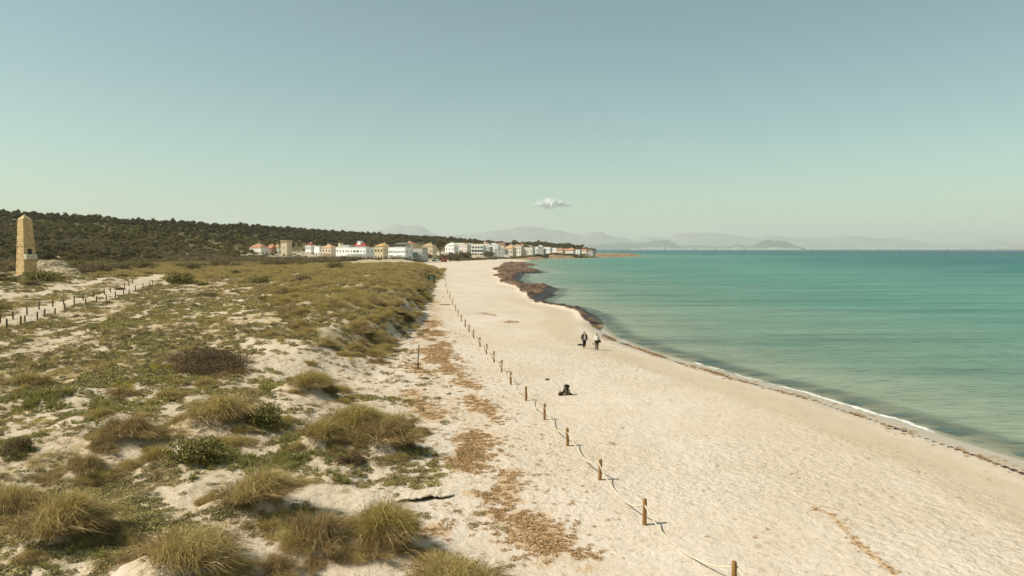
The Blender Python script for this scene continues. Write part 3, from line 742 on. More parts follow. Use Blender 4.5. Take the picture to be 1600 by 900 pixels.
# instances are picked in the order of the objects' names
def order(coll): return sorted(o.name for o in coll.objects)
KIDX = {}
for j, n_ in enumerate(order(K_cover)): KIDX.setdefault(n_.split(".")[0], []).append(j)

def field(n, y0, y1, rng, t0=-0.95, t1=0.05):
    q = np.sqrt(rng.uniform(y0 * y0, y1 * y1, n)); t = rng.uniform(t0, t1, n)
    return t * q, q
def ground_cover():
    r = np.random.default_rng(5); PX = []; PY = []; SC = []; ID = []
    for (y0, y1, n, s0, s1) in ((13, 34, 15000, 0.45, 1.25), (13, 45, 26000, 0.3, 0.7), (34, 70, 15000, 0.6, 1.7), (70, 135, 22000, 0.9, 2.4), (135, 300, 26000, 1.8, 4.0)):
        x, y = field(n, y0, y1, r)
        dd = dune_dist(x, y); v = veg_density(x, y, dd)
        clump = fbm(x * np.interp(y, [50, 130], [1.1, 0.5]), y * np.interp(y, [50, 130], [1.0, 0.32]), 55, 3)
        keep = r.random(n) < np.clip(v * 1.1 + (clump - 0.50) * 2.4 * (y < 180) * (v > 0.04), 0, 1) ** 1.3
        x = x[keep]; y = y[keep]
        kindn = fbm(x * 0.16, y * 0.14, 57, 3) + (r.random(len(x)) - 0.5) * 0.30
        nearf = y < 34
        names = np.where(kindn < 0.40, "green_mat_plant", np.where(kindn < 0.60, "grey_mat_plant", np.where(kindn < 0.66, "dry_grass_tuft", "dry_sprig")))
        lily = (fbm(x * 0.22, y * 0.22, 58, 2) > 0.60) & (y < 42) & (r.random(len(x)) < 0.7)
        names = np.where(lily, "sand_lily", names)
        sc = r.uniform(s0, s1, len(x)) * np.where(names == "dry_sprig", 0.9, 1.0)
        PX.append(x); PY.append(y); SC.append(sc)
        ID.append(np.array([KIDX[k][int(q) % len(KIDX[k])] for k, q in zip(names, r.integers(0, 9, len(x)))]))
    # yellow flowers in a few patches, and sprigs on the open sand
    for (fx, fy, fr, n) in ((-23.9, 46.6, 1.1, 40), (-24.6, 46.9, 0.6, 22), (-23.5, 40.7, 0.7, 26), (-23.5, 33.5, 0.4, 8), (-13.0, 54.0, 0.4, 6)):
        PX.append(fx + r.normal(size=n) * fr * 0.7); PY.append(fy + r.normal(size=n) * fr * 0.35); SC.append(r.uniform(0.35, 0.8, n)); ID.append(np.full(n, KIDX["yellow_flower"][0]))
    n = 9000; x, y = field(n, 13, 62, r, -0.95, 0.0); dd = dune_dist(x, y); k = (dd > -3.0) & (fbm(x * 0.6, y * 0.6, 59, 3) > 0.45)
    PX.append(x[k]); PY.append(y[k]); SC.append(r.uniform(0.35, 1.2, k.sum())); ID.append(np.where(r.random(int(k.sum())) < 0.72, KIDX["dry_sprig"][0], np.where(r.random(int(k.sum())) < 0.5, KIDX["grey_mat_plant"][0], KIDX["dry_grass_tuft"][1])))
    x = np.concatenate(PX); y = np.concatenate(PY); s = np.concatenate(SC); i = np.concatenate(ID)
    sc = np.stack([s, s, s * np.interp(y, [25, 45, 100, 300], [1, 1.7, 1.3, 0.7]) * r.uniform(0.6, 1.5, len(s))], 1)
    scatter("ground_cover", K_cover, np.stack([x, y, terrain(x, y) - 0.01], 1), r.uniform(0, 6.28, len(x)), sc, i, M_grass, "low grey-green plants and dry tufts spread over the dune field", "ground cover")
ground_cover()

def dune_grass():
    r = np.random.default_rng(6); nk = len(order(K_marram))
    n = 26000; x, y = field(n, 13, 330, r, -0.62, 0.02)
    dd = dune_dist(x, y)
    wid = np.interp(y, [56, 70, 95, 150, 200], [10, 13, 20, 42, 250])
    fore = np.where(dd > 0, np.clip(1.25 - dd / wid, 0.0, 1), 0) * sstep(54, 62, y) * sstep(-0.2, 0.4, dd)
    far = sstep(150, 200, y) * sstep(0, 2, dd) * 0.6
    near = (y < 56) * np.clip((fbm(x * 0.16, y * 0.2, 66, 3) - 0.52) * 5, 0, 0.9) * sstep(2, 6, dd) * 0.35
    lft = (y < 36) * sstep(7, 12, dd) * np.clip((fbm(x * 0.2, y * 0.3, 69, 3) - 0.42) * 4, 0, 1) * 0.75
    f = np.maximum(np.maximum(np.maximum(fore, far), near), lft)
    f = f * np.clip(0.25 + 1.6 * (fbm(x * 0.14, y * 0.10, 67, 3) - 0.25), 0.05, 1)
    trk = np.minimum(seg_dist(x, y, TRACK), seg_dist(x, y, TRACK2))
    f = f * (trk > 3)
    dens = np.interp(y, [13, 60, 120, 330], [0.9, 0.9, 0.45, 0.22])
    k = r.random(n) < f * dens
    x = x[k]; y = y[k]
    s = r.uniform(0.55, 1.2, len(x)) * np.interp(y, [20, 60, 130, 330], [0.6, 1.0, 1.3, 2.2])
    # smaller companions round the big tussocks
    cx, cy, cs = [], [], []
    for (bx, by, bw, bk, bn, bl) in BIG:
        if bk != 'marram': continue
        for q in range(9):
            a = r.uniform(0, 6.28); ra = bw * r.uniform(0.3, 0.75); cx.append(bx + math.cos(a) * ra * 1.1); cy.append(by + math.sin(a) * ra * 0.8); cs.append(r.uniform(0.28, 0.7))
    x = np.concatenate([x, cx]); y = np.concatenate([y, cy]); s = np.concatenate([s, cs])
    sc = np.stack([s, s, np.minimum(s, 1.25) * r.uniform(0.7, 1.2, len(x))], 1)
    kind = np.floor(np.clip(fbm(x * 0.1, y * 0.1, 68, 2) * 1.6 - 0.3, 0, 0.999) * nk).astype(int)
    kind = np.where(r.random(len(x)) < 0.55, r.integers(0, nk, len(x)), kind)
    scatter("dune_grass", K_marram, np.stack([x, y, terrain(x, y) - 0.05], 1), r.uniform(-0.7, 0.7, len(x)), sc, kind, M_grass, "dense marram grass covering the dune ridge beside the beach", "grass")
dune_grass()

# grey scrub belt behind the dunes; its first bushes are things of their own
SCR = [shrub("scrub_bush", 41, GREYSCRUB, 1500, 0.62, 0.06), shrub("scrub_bush", 42, GREYSCRUB, 1500, 0.7, 0.06), shrub("scrub_bush", 43, MACCHIA, 1500, 0.6, 0.06), shrub("scrub_bush", 44, MACCHIA, 1400, 0.7, 0.06)]
for k, (x, y, s, lab) in enumerate(((-118, 196, 4.2, "grey twiggy bush just behind the pale limestone outcrop"), (-96, 205, 4.0, "grey bush right of the limestone outcrop in the scrub belt"), (-128, 190, 3.2, "green leafy bush left of the limestone outcrop behind the obelisk"), (-60, 230, 3.6, "green bush in the scrub belt right of the track end"))):
    o = bpy.data.objects.new("scrub_bush", SCR[k]); K_scrub.objects.link(o)
    o.location = (x, y, tz(x, y) - 0.1); o.scale = (s, s, s * 0.8); tag(o, lab, "bush", "bushes of the scrub belt")
def scrub():
    r = np.random.default_rng(8)
    n = 9000; x, y = field(n, 165, 480, r, -1.02, 0.0)
    dd = dune_dist(x, y); t = x / y
    belt = sstep(0, 40, y - np.interp(t, [-1, -0.75, -0.5, -0.3, -0.2, -0.13], [165, 185, 215, 290, 380, 440])) * (dd > np.interp(y, [160, 300, 480], [50, 60, 40]))
    f = belt * np.clip(0.5 + 2 * (fbm(x * 0.03, y * 0.03, 75, 3) - 0.4), 0.15, 1)
    vb = (y > 455) & (x > -190)
    k = (r.random(n) < f) & ~vb
    x = x[k]; y = y[k]; s = r.uniform(1.4, 3.6, len(x)); kd = np.where(fbm(x * 0.02, y * 0.02, 76, 2) + r.normal(size=len(x)) * 0.08 > 0.55, r.integers(2, 4, len(x)), r.integers(0, 2, len(x)))
    # low shrubs on the rise left of the obelisk path and some in the dune field
    m = 900; x2, y2 = field(m, 70, 190, r, -1.0, -0.25)
    g = np.exp(-((x2 + 96) / 20) ** 2 - ((y2 - 112) / 22) ** 2) > 0.35
    g |= (r.random(m) < 0.06)
    trk = np.minimum(seg_dist(x2, y2, TRACK), seg_dist(x2, y2, TRACK2)); g &= trk > 3.5
    x2 = x2[g]; y2 = y2[g]; s2 = r.uniform(0.8, 1.9, len(x2)); k2 = r.integers(0, 4, len(x2))
    # hedges and garden scrub before and between the village houses
    for (ax, ay, bx, by, n3, wdt) in ((-225, 474, -64, 470, 230, 8), (-205, 500, -140, 520, 60, 14), (-48, 560, -34, 610, 60, 5), (-34, 610, -12, 690, 90, 5), (-12, 690, 24, 770, 90, 6), (24, 770, 95, 850, 110, 6), (-60, 560, -20, 640, 60, 12), (-170, 560, -60, 600, 80, 16)):
        tt = r.random(n3); x2 = np.concatenate([x2, ax + (bx - ax) * tt + r.normal(size=n3) * wdt * 0.4]); y2 = np.concatenate([y2, ay + (by - ay) * tt + r.normal(size=n3) * wdt]); s2 = np.concatenate([s2, r.uniform(1.0, 2.6, n3) * (1.6 if ay > 555 else 1.0)]); k2 = np.concatenate([k2, r.integers(0, 4, n3)])
    X = np.concatenate([x, x2]); Y = np.concatenate([y, y2]); S = np.concatenate([s, s2]); K = np.concatenate([kd, k2])
    sc = np.stack([S, S, np.concatenate([s * r.uniform(0.5, 0.9, len(s)), s2 * 0.55])], 1)
    scatter("scrub", K_scrub, np.stack([X, Y, terrain(X, Y) - 0.1], 1), r.uniform(0, 6.28, len(X)), sc, K, M_leaf, "belt of grey-brown scrub between the dunes and the wooded hill", "scrub")
scrub()

# ---------------------------------------------------------------- trees
def crown_mesh(name, seed, pal_, n=1500, lobes=14, leaf=0.32, flat=0.62, h0=2.6, R=3.2):
    """uneven crown of leaf clumps spread through several lobes; origin at the tree's foot"""
    r = np.random.default_rng(seed)
    a = r.uniform(0, 6.28, lobes); q = np.sqrt(r.random(lobes)) * R * 0.68
    c = np.stack([np.cos(a) * q, np.sin(a) * q, h0 + R * flat * (0.5 + 1.0 * r.random(lobes) * (1 - (q / R) ** 2))], 1)
    lr = r.uniform(0.25, 0.5, lobes) * R
    k = r.integers(0, lobes, n)
    u = r.normal(size=(n, 3)); u /= np.linalg.norm(u, axis=1, keepdims=True)
    p = c[k] + u * (lr[k] * (0.45 + 0.6 * np.sqrt(r.random(n))))[:, None] * [1, 1, 0.7]
    tone = (0.65 + 0.7 * r.random(lobes))[k][:, None]
    return plant_mesh(name, [leaves(p, leaf * r.uniform(0.5, 1.3, n), np.clip(pal(pal_, n, r) * tone, 0, 1), r, u + r.normal(size=(n, 3)) * 0.6, 0.7)], M_leaf)
def trunk_mesh(name, seed, h=3.6, R=3.0):
    b = MB(); r = random.Random(seed)
    b.tube([(0, 0, -0.4), (0.1, 0.05, h * 0.5), (0.25, 0.1, h)], [0.24, 0.19, 0.13], 7)
    for k in range(6):
        a = 6.28 * k / 6 + r.random()
        b.tube([(0.1, 0.05, h * (0.5 + 0.07 * k)), (R * 0.35 * math.cos(a), R * 0.35 * math.sin(a), h * 0.95), (R * 0.65 * math.cos(a), R * 0.65 * math.sin(a), h * 1.3)], [0.1, 0.07, 0.03], 5)
    return b.mesh(name, M_bark, True)
PINES = [crown_mesh("crown", 51, PINE), crown_mesh("crown", 52, PINE, 1500, 11, 0.32, 0.7), crown_mesh("crown", 53, PINE, 1300, 9, 0.34, 0.5), crown_mesh("crown", 54, MACCHIA, 1200, 12, 0.32, 0.45, 0.9, 3.0), crown_mesh("crown", 55, MACCHIA, 1200, 10, 0.3, 0.5, 0.7, 2.6)]
PTRUNK = trunk_mesh("trunk", 3)
TAMAR = [crown_mesh("crown", 61, GREYSCRUB, 2600, 18, 0.17, 0.75, 0.5, 3.0), crown_mesh("crown", 62, GREYSCRUB, 2400, 16, 0.17, 0.85, 0.4, 2.6)]
TTRUNK = trunk_mesh("trunk", 4, 1.5, 2.4)
def tree(nm, label, x, y, s, crown, trunk, group=None, coll=None, sz=None):
    e = empty(nm, (x, y, tz(x, y) - 0.1), random.uniform(0, 6.28)); e.scale = (s, s, sz or s)
    tag(e, label, "tree", group)
    link(bpy.data.objects.new("trunk", trunk), e)
    c = bpy.data.objects.new("crown", crown); c.parent = e; (coll or C).objects.link(c)
    return e
for k, (x, y, s, lab) in enumerate(((-205, 302, 0.9, "pine on the hill foot right above the pale wall line, left part"), (-240, 330, 0.9, "pine on the lower slope just right of the obelisk"), (-180, 340, 1.0, "dark pine on the lower slope above the track end"), (-165, 300, 0.9, "green broad bushy tree at the hill foot above the scrub belt"), (-150, 330, 0.9, "green low tree at the hill foot right of the broad bushy one"))):
    tree("pine_tree" if k < 3 else "oak_tree", lab, x, y, s, PINES[k], PTRUNK, "trees at the hill foot", K_pine)
def forest():
    r = np.random.default_rng(9)
    n = 52000; x, y = field(n, 230, 1250, r, -1.05, 0.12)
    t = x / y
    F = np.interp(t, HILL_T, HILL_F); R = np.interp(t, HILL_T, HILL_R)
    k = (y - F) / (R - F)
    vz = (y < 640) & (x > -190) & (y > 440) & (t > -0.40)
    vz |= (t > -0.15) & (y < 840)
    ok = (k > -0.02) & (k < 1.25) & ~vz & (fbm(x * 0.02, y * 0.012, 78, 3) + 0.25 * k > 0.40)
    ok &= r.random(n) < np.clip(0.35 + k, 0, 1) * np.interp(y, [250, 500, 1200], [1, 0.85, 0.5])
    x = x[ok]; y = y[ok]; k = k[ok]
    pine = fbm(x * 0.012, y * 0.012, 77, 3) + 0.35 * (k - 0.45) + r.normal(size=len(x)) * 0.06 > 0.48
    kd = np.where(pine, r.integers(0, 3, len(x)), r.integers(3, 5, len(x)))
    s = np.where(pine, r.uniform(0.55, 1.2, len(x)) + 0.3 * (r.random(len(x)) > 0.93), r.uniform(0.35, 1.5, len(x))) * np.interp(y, [250, 600, 1200], [0.55, 0.75, 0.95])
    scatter("forest", K_pine, np.stack([x, y, terrain(x, y) - 0.2], 1), r.uniform(0, 6.28, len(x)), np.stack([s, s, s * r.uniform(0.8, 1.15, len(x))], 1), kd, M_leaf, "dark pine and scrub forest covering the long hill", "forest")
forest()
# ---------------------------------------------------------------- the village
WALLC = {'cream': (238, 230, 214), 'umber': (160, 134, 108), 'tan': (218, 200, 168), 'white': (245, 243, 238), 'peach': (234, 214, 190), 'ochrewall': (222, 206, 170), 'greywall': (186, 182, 172), 'pink': (234, 220, 210), 'beige': (232, 223, 206)}
ROOFC = {'terra': (184, 132, 100), 'ochre': (196, 160, 108), 'tan': (188, 160, 116), 'red': (160, 74, 58), 'white': (228, 224, 214), 'orange': (208, 166, 128), 'greyroof': (120, 116, 108), 'tanroof': (186, 158, 118), 'whiteroof': (226, 218, 200), 'pink': (212, 190, 172), 'cream': (222, 208, 178), 'beige': (206, 190, 158), 'umberroof': (140, 104, 78)}
WM = {k: plain("wall_" + k, c, 0.85, 0.12, 0.6, 0.01) for k, c in WALLC.items()}
def tiled(name, rgb):
    t = NT(name); p = t.obj(); w = t.n("ShaderNodeTexWave"); w.inputs["Scale"].default_value = 1.2; w.inputs["Distortion"].default_value = 0.6; t.l(p, w.inputs["Vector"])
    c = lin(*rgb); n = t.noise(1.5, 4, p)
    col = t.mix(t.ramp(n, 0.3, 0.7), tuple(x * 0.72 for x in c[:3]) + (1,), tuple(min(1, x * 1.12) for x in c[:3]) + (1,))
    return t.done(t.bsdf(col, 0.85, t.bump(w.outputs["Fac"], 0.7, 0.05)))
RM = {k: tiled("roof_" + k, c) for k, c in ROOFC.items()}
M_pane = NT("window_glass"); M_pane = M_pane.done(M_pane.bsdf(lin(46, 50, 50), 0.12, None, 0.5))
M_frame = plain("window_frame", (220, 214, 200), 0.6, 0.1)
M_shut = plain("brown_shutter", (116, 84, 56), 0.7, 0.2)
M_door = plain("dark_opening", (52, 46, 40), 0.8, 0.2)
M_bglass = NT("balcony_glass"); M_bglass = M_bglass.done(M_bglass.bsdf(lin(128, 150, 140), 0.15, None, 0.5))
M_metal = plain("pale_metal", (208, 204, 194), 0.45, 0.1)
def win_mesh(w, h, frame=M_frame, pane=M_pane):
    b = MB(); f = 0.10; t = 0.07
    b.box(-w / 2, w / 2, -t, 0.02, -f, 0, 0); b.box(-w / 2, w / 2, -t, 0.02, h - f, h, 0)
    b.box(-w / 2, -w / 2 + f, -t, 0.02, 0, h - f, 0); b.box(w / 2 - f, w / 2, -t, 0.02, 0, h - f, 0)
    b.box(-0.04, 0.04, -t * 0.8, 0.02, 0, h - f, 0)
    b.box(-w / 2 + f, w / 2 - f, -t * 0.35, 0.02, 0, h - f, 1)
    b.box(-w / 2 - 0.1, w / 2 + 0.1, -t - 0.12, 0.02, -f - 0.12, -f - 0.003, 0)
    return b.mesh("window", [frame, pane])
WIN = {'n': win_mesh(1.15, 1.35), 'wide': win_mesh(2.2, 1.45), 'bay': win_mesh(2.5, 2.1), 'shut': win_mesh(1.2, 1.6, M_shut, M_shut), 'small': win_mesh(0.9, 0.9)}
DOOR = MB().box(-0.55, 0.55, -0.06, 0.02, 0, 2.2, 0).box(-0.65, -0.553, -0.09, 0.02, 0, 2.3, 1).box(0.553, 0.65, -0.09, 0.02, 0, 2.3, 1).box(-0.55, 0.55, -0.09, 0.02, 2.203, 2.3, 1).mesh("door", [M_door, M_frame])
GAR = MB().box(-1.5, 1.5, -0.06, 0.02, 0, 2.3, 0).box(-1.6, 1.6, -0.1, 0.02, 2.303, 2.45, 1).mesh("garage_door", [M_door, M_frame])
def put(me, parent, loc, rz=0.0, name=None):
    o = bpy.data.objects.new(name or me.name.split(".")[0], me); link(o, parent); o.location = loc; o.rotation_euler = (0, 0, rz); return o
def house(nm, x, y, w, ztop, roof, rh, wall, rc, st, co, lab, ex, seed):
    if y > 640: w = w * 1.32; ztop = ztop - 1.5
    r = random.Random(seed); rz = -0.47 + r.uniform(-0.12, 0.12)
    W = w * 0.84; D = max(5.0, w * 0.62) if w < 14 else w * 0.45
    if roof == 'crenel': W = w * 0.74; D = W
    zb = min(tz(x + a, y + b) for a in (-w / 2, 0, w / 2) for b in (-D / 2, 0, D / 2)) - 0.2
    H = max(2.6, ztop - zb)
    e = empty(nm, (x, y, zb), rz); tag(e, lab, "building", "village buildings")
    MB().box(-W / 2, W / 2, -D / 2, D / 2, -1.0, H).build("wall", WM[wall], e)
    b = MB(); o = 0.35
    if roof == 'hip':
        rl = max(0.4, W - D) / 2
        b.poly([(-W / 2 - o, -D / 2 - o, H + 0.003), (W / 2 + o, -D / 2 - o, H + 0.003), (W / 2 + o, D / 2 + o, H + 0.003), (-W / 2 - o, D / 2 + o, H + 0.003), (-rl, 0, H + rh), (rl, 0, H + rh)], [(0, 1, 5, 4), (1, 2, 5), (2, 3, 4, 5), (3, 0, 4), (3, 2, 1, 0)])
    elif roof == 'gable':
        b.poly([(-W / 2 - o, -D / 2 - o, H + 0.003), (W / 2 + o, -D / 2 - o, H + 0.003), (W / 2 + o, D / 2 + o, H + 0.003), (-W / 2 - o, D / 2 + o, H + 0.003), (-W / 2 - o, 0, H + rh), (W / 2 + o, 0, H + rh)], [(0, 1, 5, 4), (1, 2, 5), (2, 3, 4, 5), (3, 0, 4), (3, 2, 1, 0)])
    else:
        p = 0.45 if roof == 'flat' else 0.9; q = 0.12 if roof == 'flat' else 0.45
        b.box(-W / 2 - q, W / 2 + q, -D / 2 - q, -D / 2 + 0.25, H + 0.003, H + p); b.box(-W / 2 - q, W / 2 + q, D / 2 - 0.25, D / 2 + q, H + 0.003, H + p)
        b.box(-W / 2 - q, -W / 2 + 0.25, -D / 2 + 0.253, D / 2 - 0.253, H + 0.003, H + p); b.box(W / 2 - 0.25, W / 2 + q, -D / 2 + 0.253, D / 2 - 0.253, H + 0.003, H + p)
        b.box(-W / 2 + 0.253, W / 2 - 0.253, -D / 2 + 0.253, D / 2 - 0.253, H + 0.005, H + 0.1)
        if roof == 'crenel':
            k = int(W / 0.9)
            for i in range(k):
                xx = -W / 2 + (i + 0.25) * W / k
                for yy in (-D / 2 - 0.3, D / 2 + 0.05): b.box(xx, xx + 0.5 * W / k, yy, yy + 0.25, H + p + 0.003, H + p + 0.5)
    rf = b.build("roof", RM[rc], e)
    if roof in ('hip', 'gable') and r.random() < 0.7:
        cx = r.uniform(-0.25, 0.25) * W
        MB().box(cx - 0.35, cx + 0.35, 0.3, 1.0, H + 0.2, H + rh + 0.7).box(cx - 0.45, cx + 0.45, 0.2, 1.1, H + rh + 0.703, H + rh + 0.85).build("chimney", WM[wall], rf)
    # windows and doors
    sh = H / st; kind = 'shut' if wall in ('ochrewall', 'peach') else 'n'
    if ex == 'balc': kind = 'bay'
    for s in range(st):
        zc = s * sh + min(1.0, sh * 0.3)
        for c in range(co):
            xx = -W / 2 + (c + 0.5) * W / co
            if s == 0 and c == co // 2:
                put(GAR if ex == "" and 'garage' in lab else DOOR, e, (xx, -D / 2, 0.1)); continue
            k = kind
            if roof == 'crenel': k = 'small'
            if ex == 'redtop' and s == 1: k = 'wide' if c in (2, 3) else 'n'
            put(WIN[k], e, (xx, -D / 2, zc))
        for sx in (-1, 1):
            for f in ((-0.25, 0.25) if D > 6 else (0.0,)):
                put(WIN['small' if roof == 'crenel' else 'n'], e, (sx * W / 2, f * D, zc), sx * math.pi / 2)
    if ex == 'redtop':
        u = MB().box(-W * 0.22, W * 0.34, -D * 0.2, D * 0.3, H + 0.1, H + 1.2).build("upper_storey", WM['pink'], e)
        MB().poly([(-W * 0.24, -D * 0.27, H + 1.203), (W * 0.36, -D * 0.27, H + 1.203), (W * 0.36, D * 0.34, H + 1.203), (-W * 0.24, D * 0.34, H + 1.203), (-W * 0.2, 0, H + 2.9), (W * 0.3, 0, H + 2.9)], [(0, 1, 5, 4), (1, 2, 5), (2, 3, 4, 5), (3, 0, 4), (3, 2, 1, 0)]).build("upper_roof", RM['red'], u)
        MB().box(-W * 0.1, W * 0.06, -1.2, 1.6, H + 1.5, H + 4.6).box(-W * 0.11, W * 0.07, -1.4, 1.8, H + 4.603, H + 4.8).build("roof_cube", WM['white'], e)
        MB().box(-W / 2, W / 2, -D / 2 - 1.6, -D / 2 - 0.003, sh - 0.3, sh - 0.1).box(-W / 2, W / 2, -D / 2 - 1.6, -D / 2 - 1.45, sh - 0.097, sh + 0.8).build("balcony", WM['white'], e)
    if ex == 'penthouse':
        u = MB().box(-W * 0.18, W * 0.46, -D * 0.25, D * 0.4, H + 0.1, H + 2.6).build("penthouse", WM['greywall'], e)
        MB().poly([(-W * 0.22, -D * 0.4, H + 2.603), (W * 0.48, -D * 0.4, H + 2.603), (W * 0.48, D * 0.44, H + 2.603), (-W * 0.22, D * 0.44, H + 2.603), (0.0, 0, H + 3.6), (W * 0.36, 0, H + 3.6)], [(0, 1, 5, 4), (1, 2, 5), (2, 3, 4, 5), (3, 0, 4), (3, 2, 1, 0)]).build("penthouse_roof", RM['greyroof'], u)
        for c in range(4): put(WIN['wide'], u, (-W * 0.1 + c * W * 0.15, -D * 0.25, H + 0.7))
        MB().box(-W / 2, W / 2, -D / 2 - 2.6, -D / 2 - 0.003, sh - 0.75, sh - 0.55).build("awning", WM['pink'], e)
    if ex == 'glass':
        MB().box(-W / 2, W * 0.2, -D / 2 - 1.3, -D / 2 - 0.003, sh - 0.2, sh).build("balcony", WM['white'], e)
        MB().box(-W / 2, W * 0.2, -D / 2 - 1.3, -D / 2 - 1.22, sh + 0.003, sh + 2.2).build("balcony_screen", M_bglass, e)
    if ex == 'balc':
        for s in range(1, st):
            MB().box(-W / 2, W / 2, -D / 2 - 1.2, -D / 2 - 0.003, s * sh - 0.15, s * sh + 0.05).box(-W / 2, W / 2, -D / 2 - 1.2, -D / 2 - 1.1, s * sh + 0.053, s * sh + 0.9).build("balcony", WM['white'], e)
    if ex == 'turret':
        MB().box(-W * 0.48, -W * 0.3, -D * 0.2, D * 0.25, H + 0.1, H + 3.2).build("stair_turret", WM['tan'], e)
        MB().box(-W * 0.2, W * 0.5, -D * 0.3, D * 0.3, H + 0.11, H + 1.9).build("roof_terrace", WM['greywall'], e)
    if ex == 'porch':
        MB().box(-W / 2, W / 2, -D / 2 - 1.5, -D / 2 - 0.003, sh - 0.2, sh + 0.03).box(-W / 2, W / 2, -D / 2 - 1.5, -D / 2 - 1.38, sh + 0.033, sh + 0.8).build("balcony", WM['peach'], e)
        for c in range(4): MB().tube([(-W / 2 + 0.3 + c * (W - 0.6) / 3, -D / 2 - 1.35, -0.5), (-W / 2 + 0.3 + c * (W - 0.6) / 3, -D / 2 - 1.35, sh - 0.2)], 0.16, 8).build("column", WM['peach'], e)
    if ex == 'stair':
        s_ = MB()
        for i in range(12): s_.box(W / 2 + 0.2 + i * 0.55, W / 2 + 0.2 + (i + 1) * 0.55, -D / 2 - 0.2, -D / 2 + 1.0, -0.5, 4.6 - i * 0.38)
        s_.build("outside_stair", WM['white'], e)
    return e
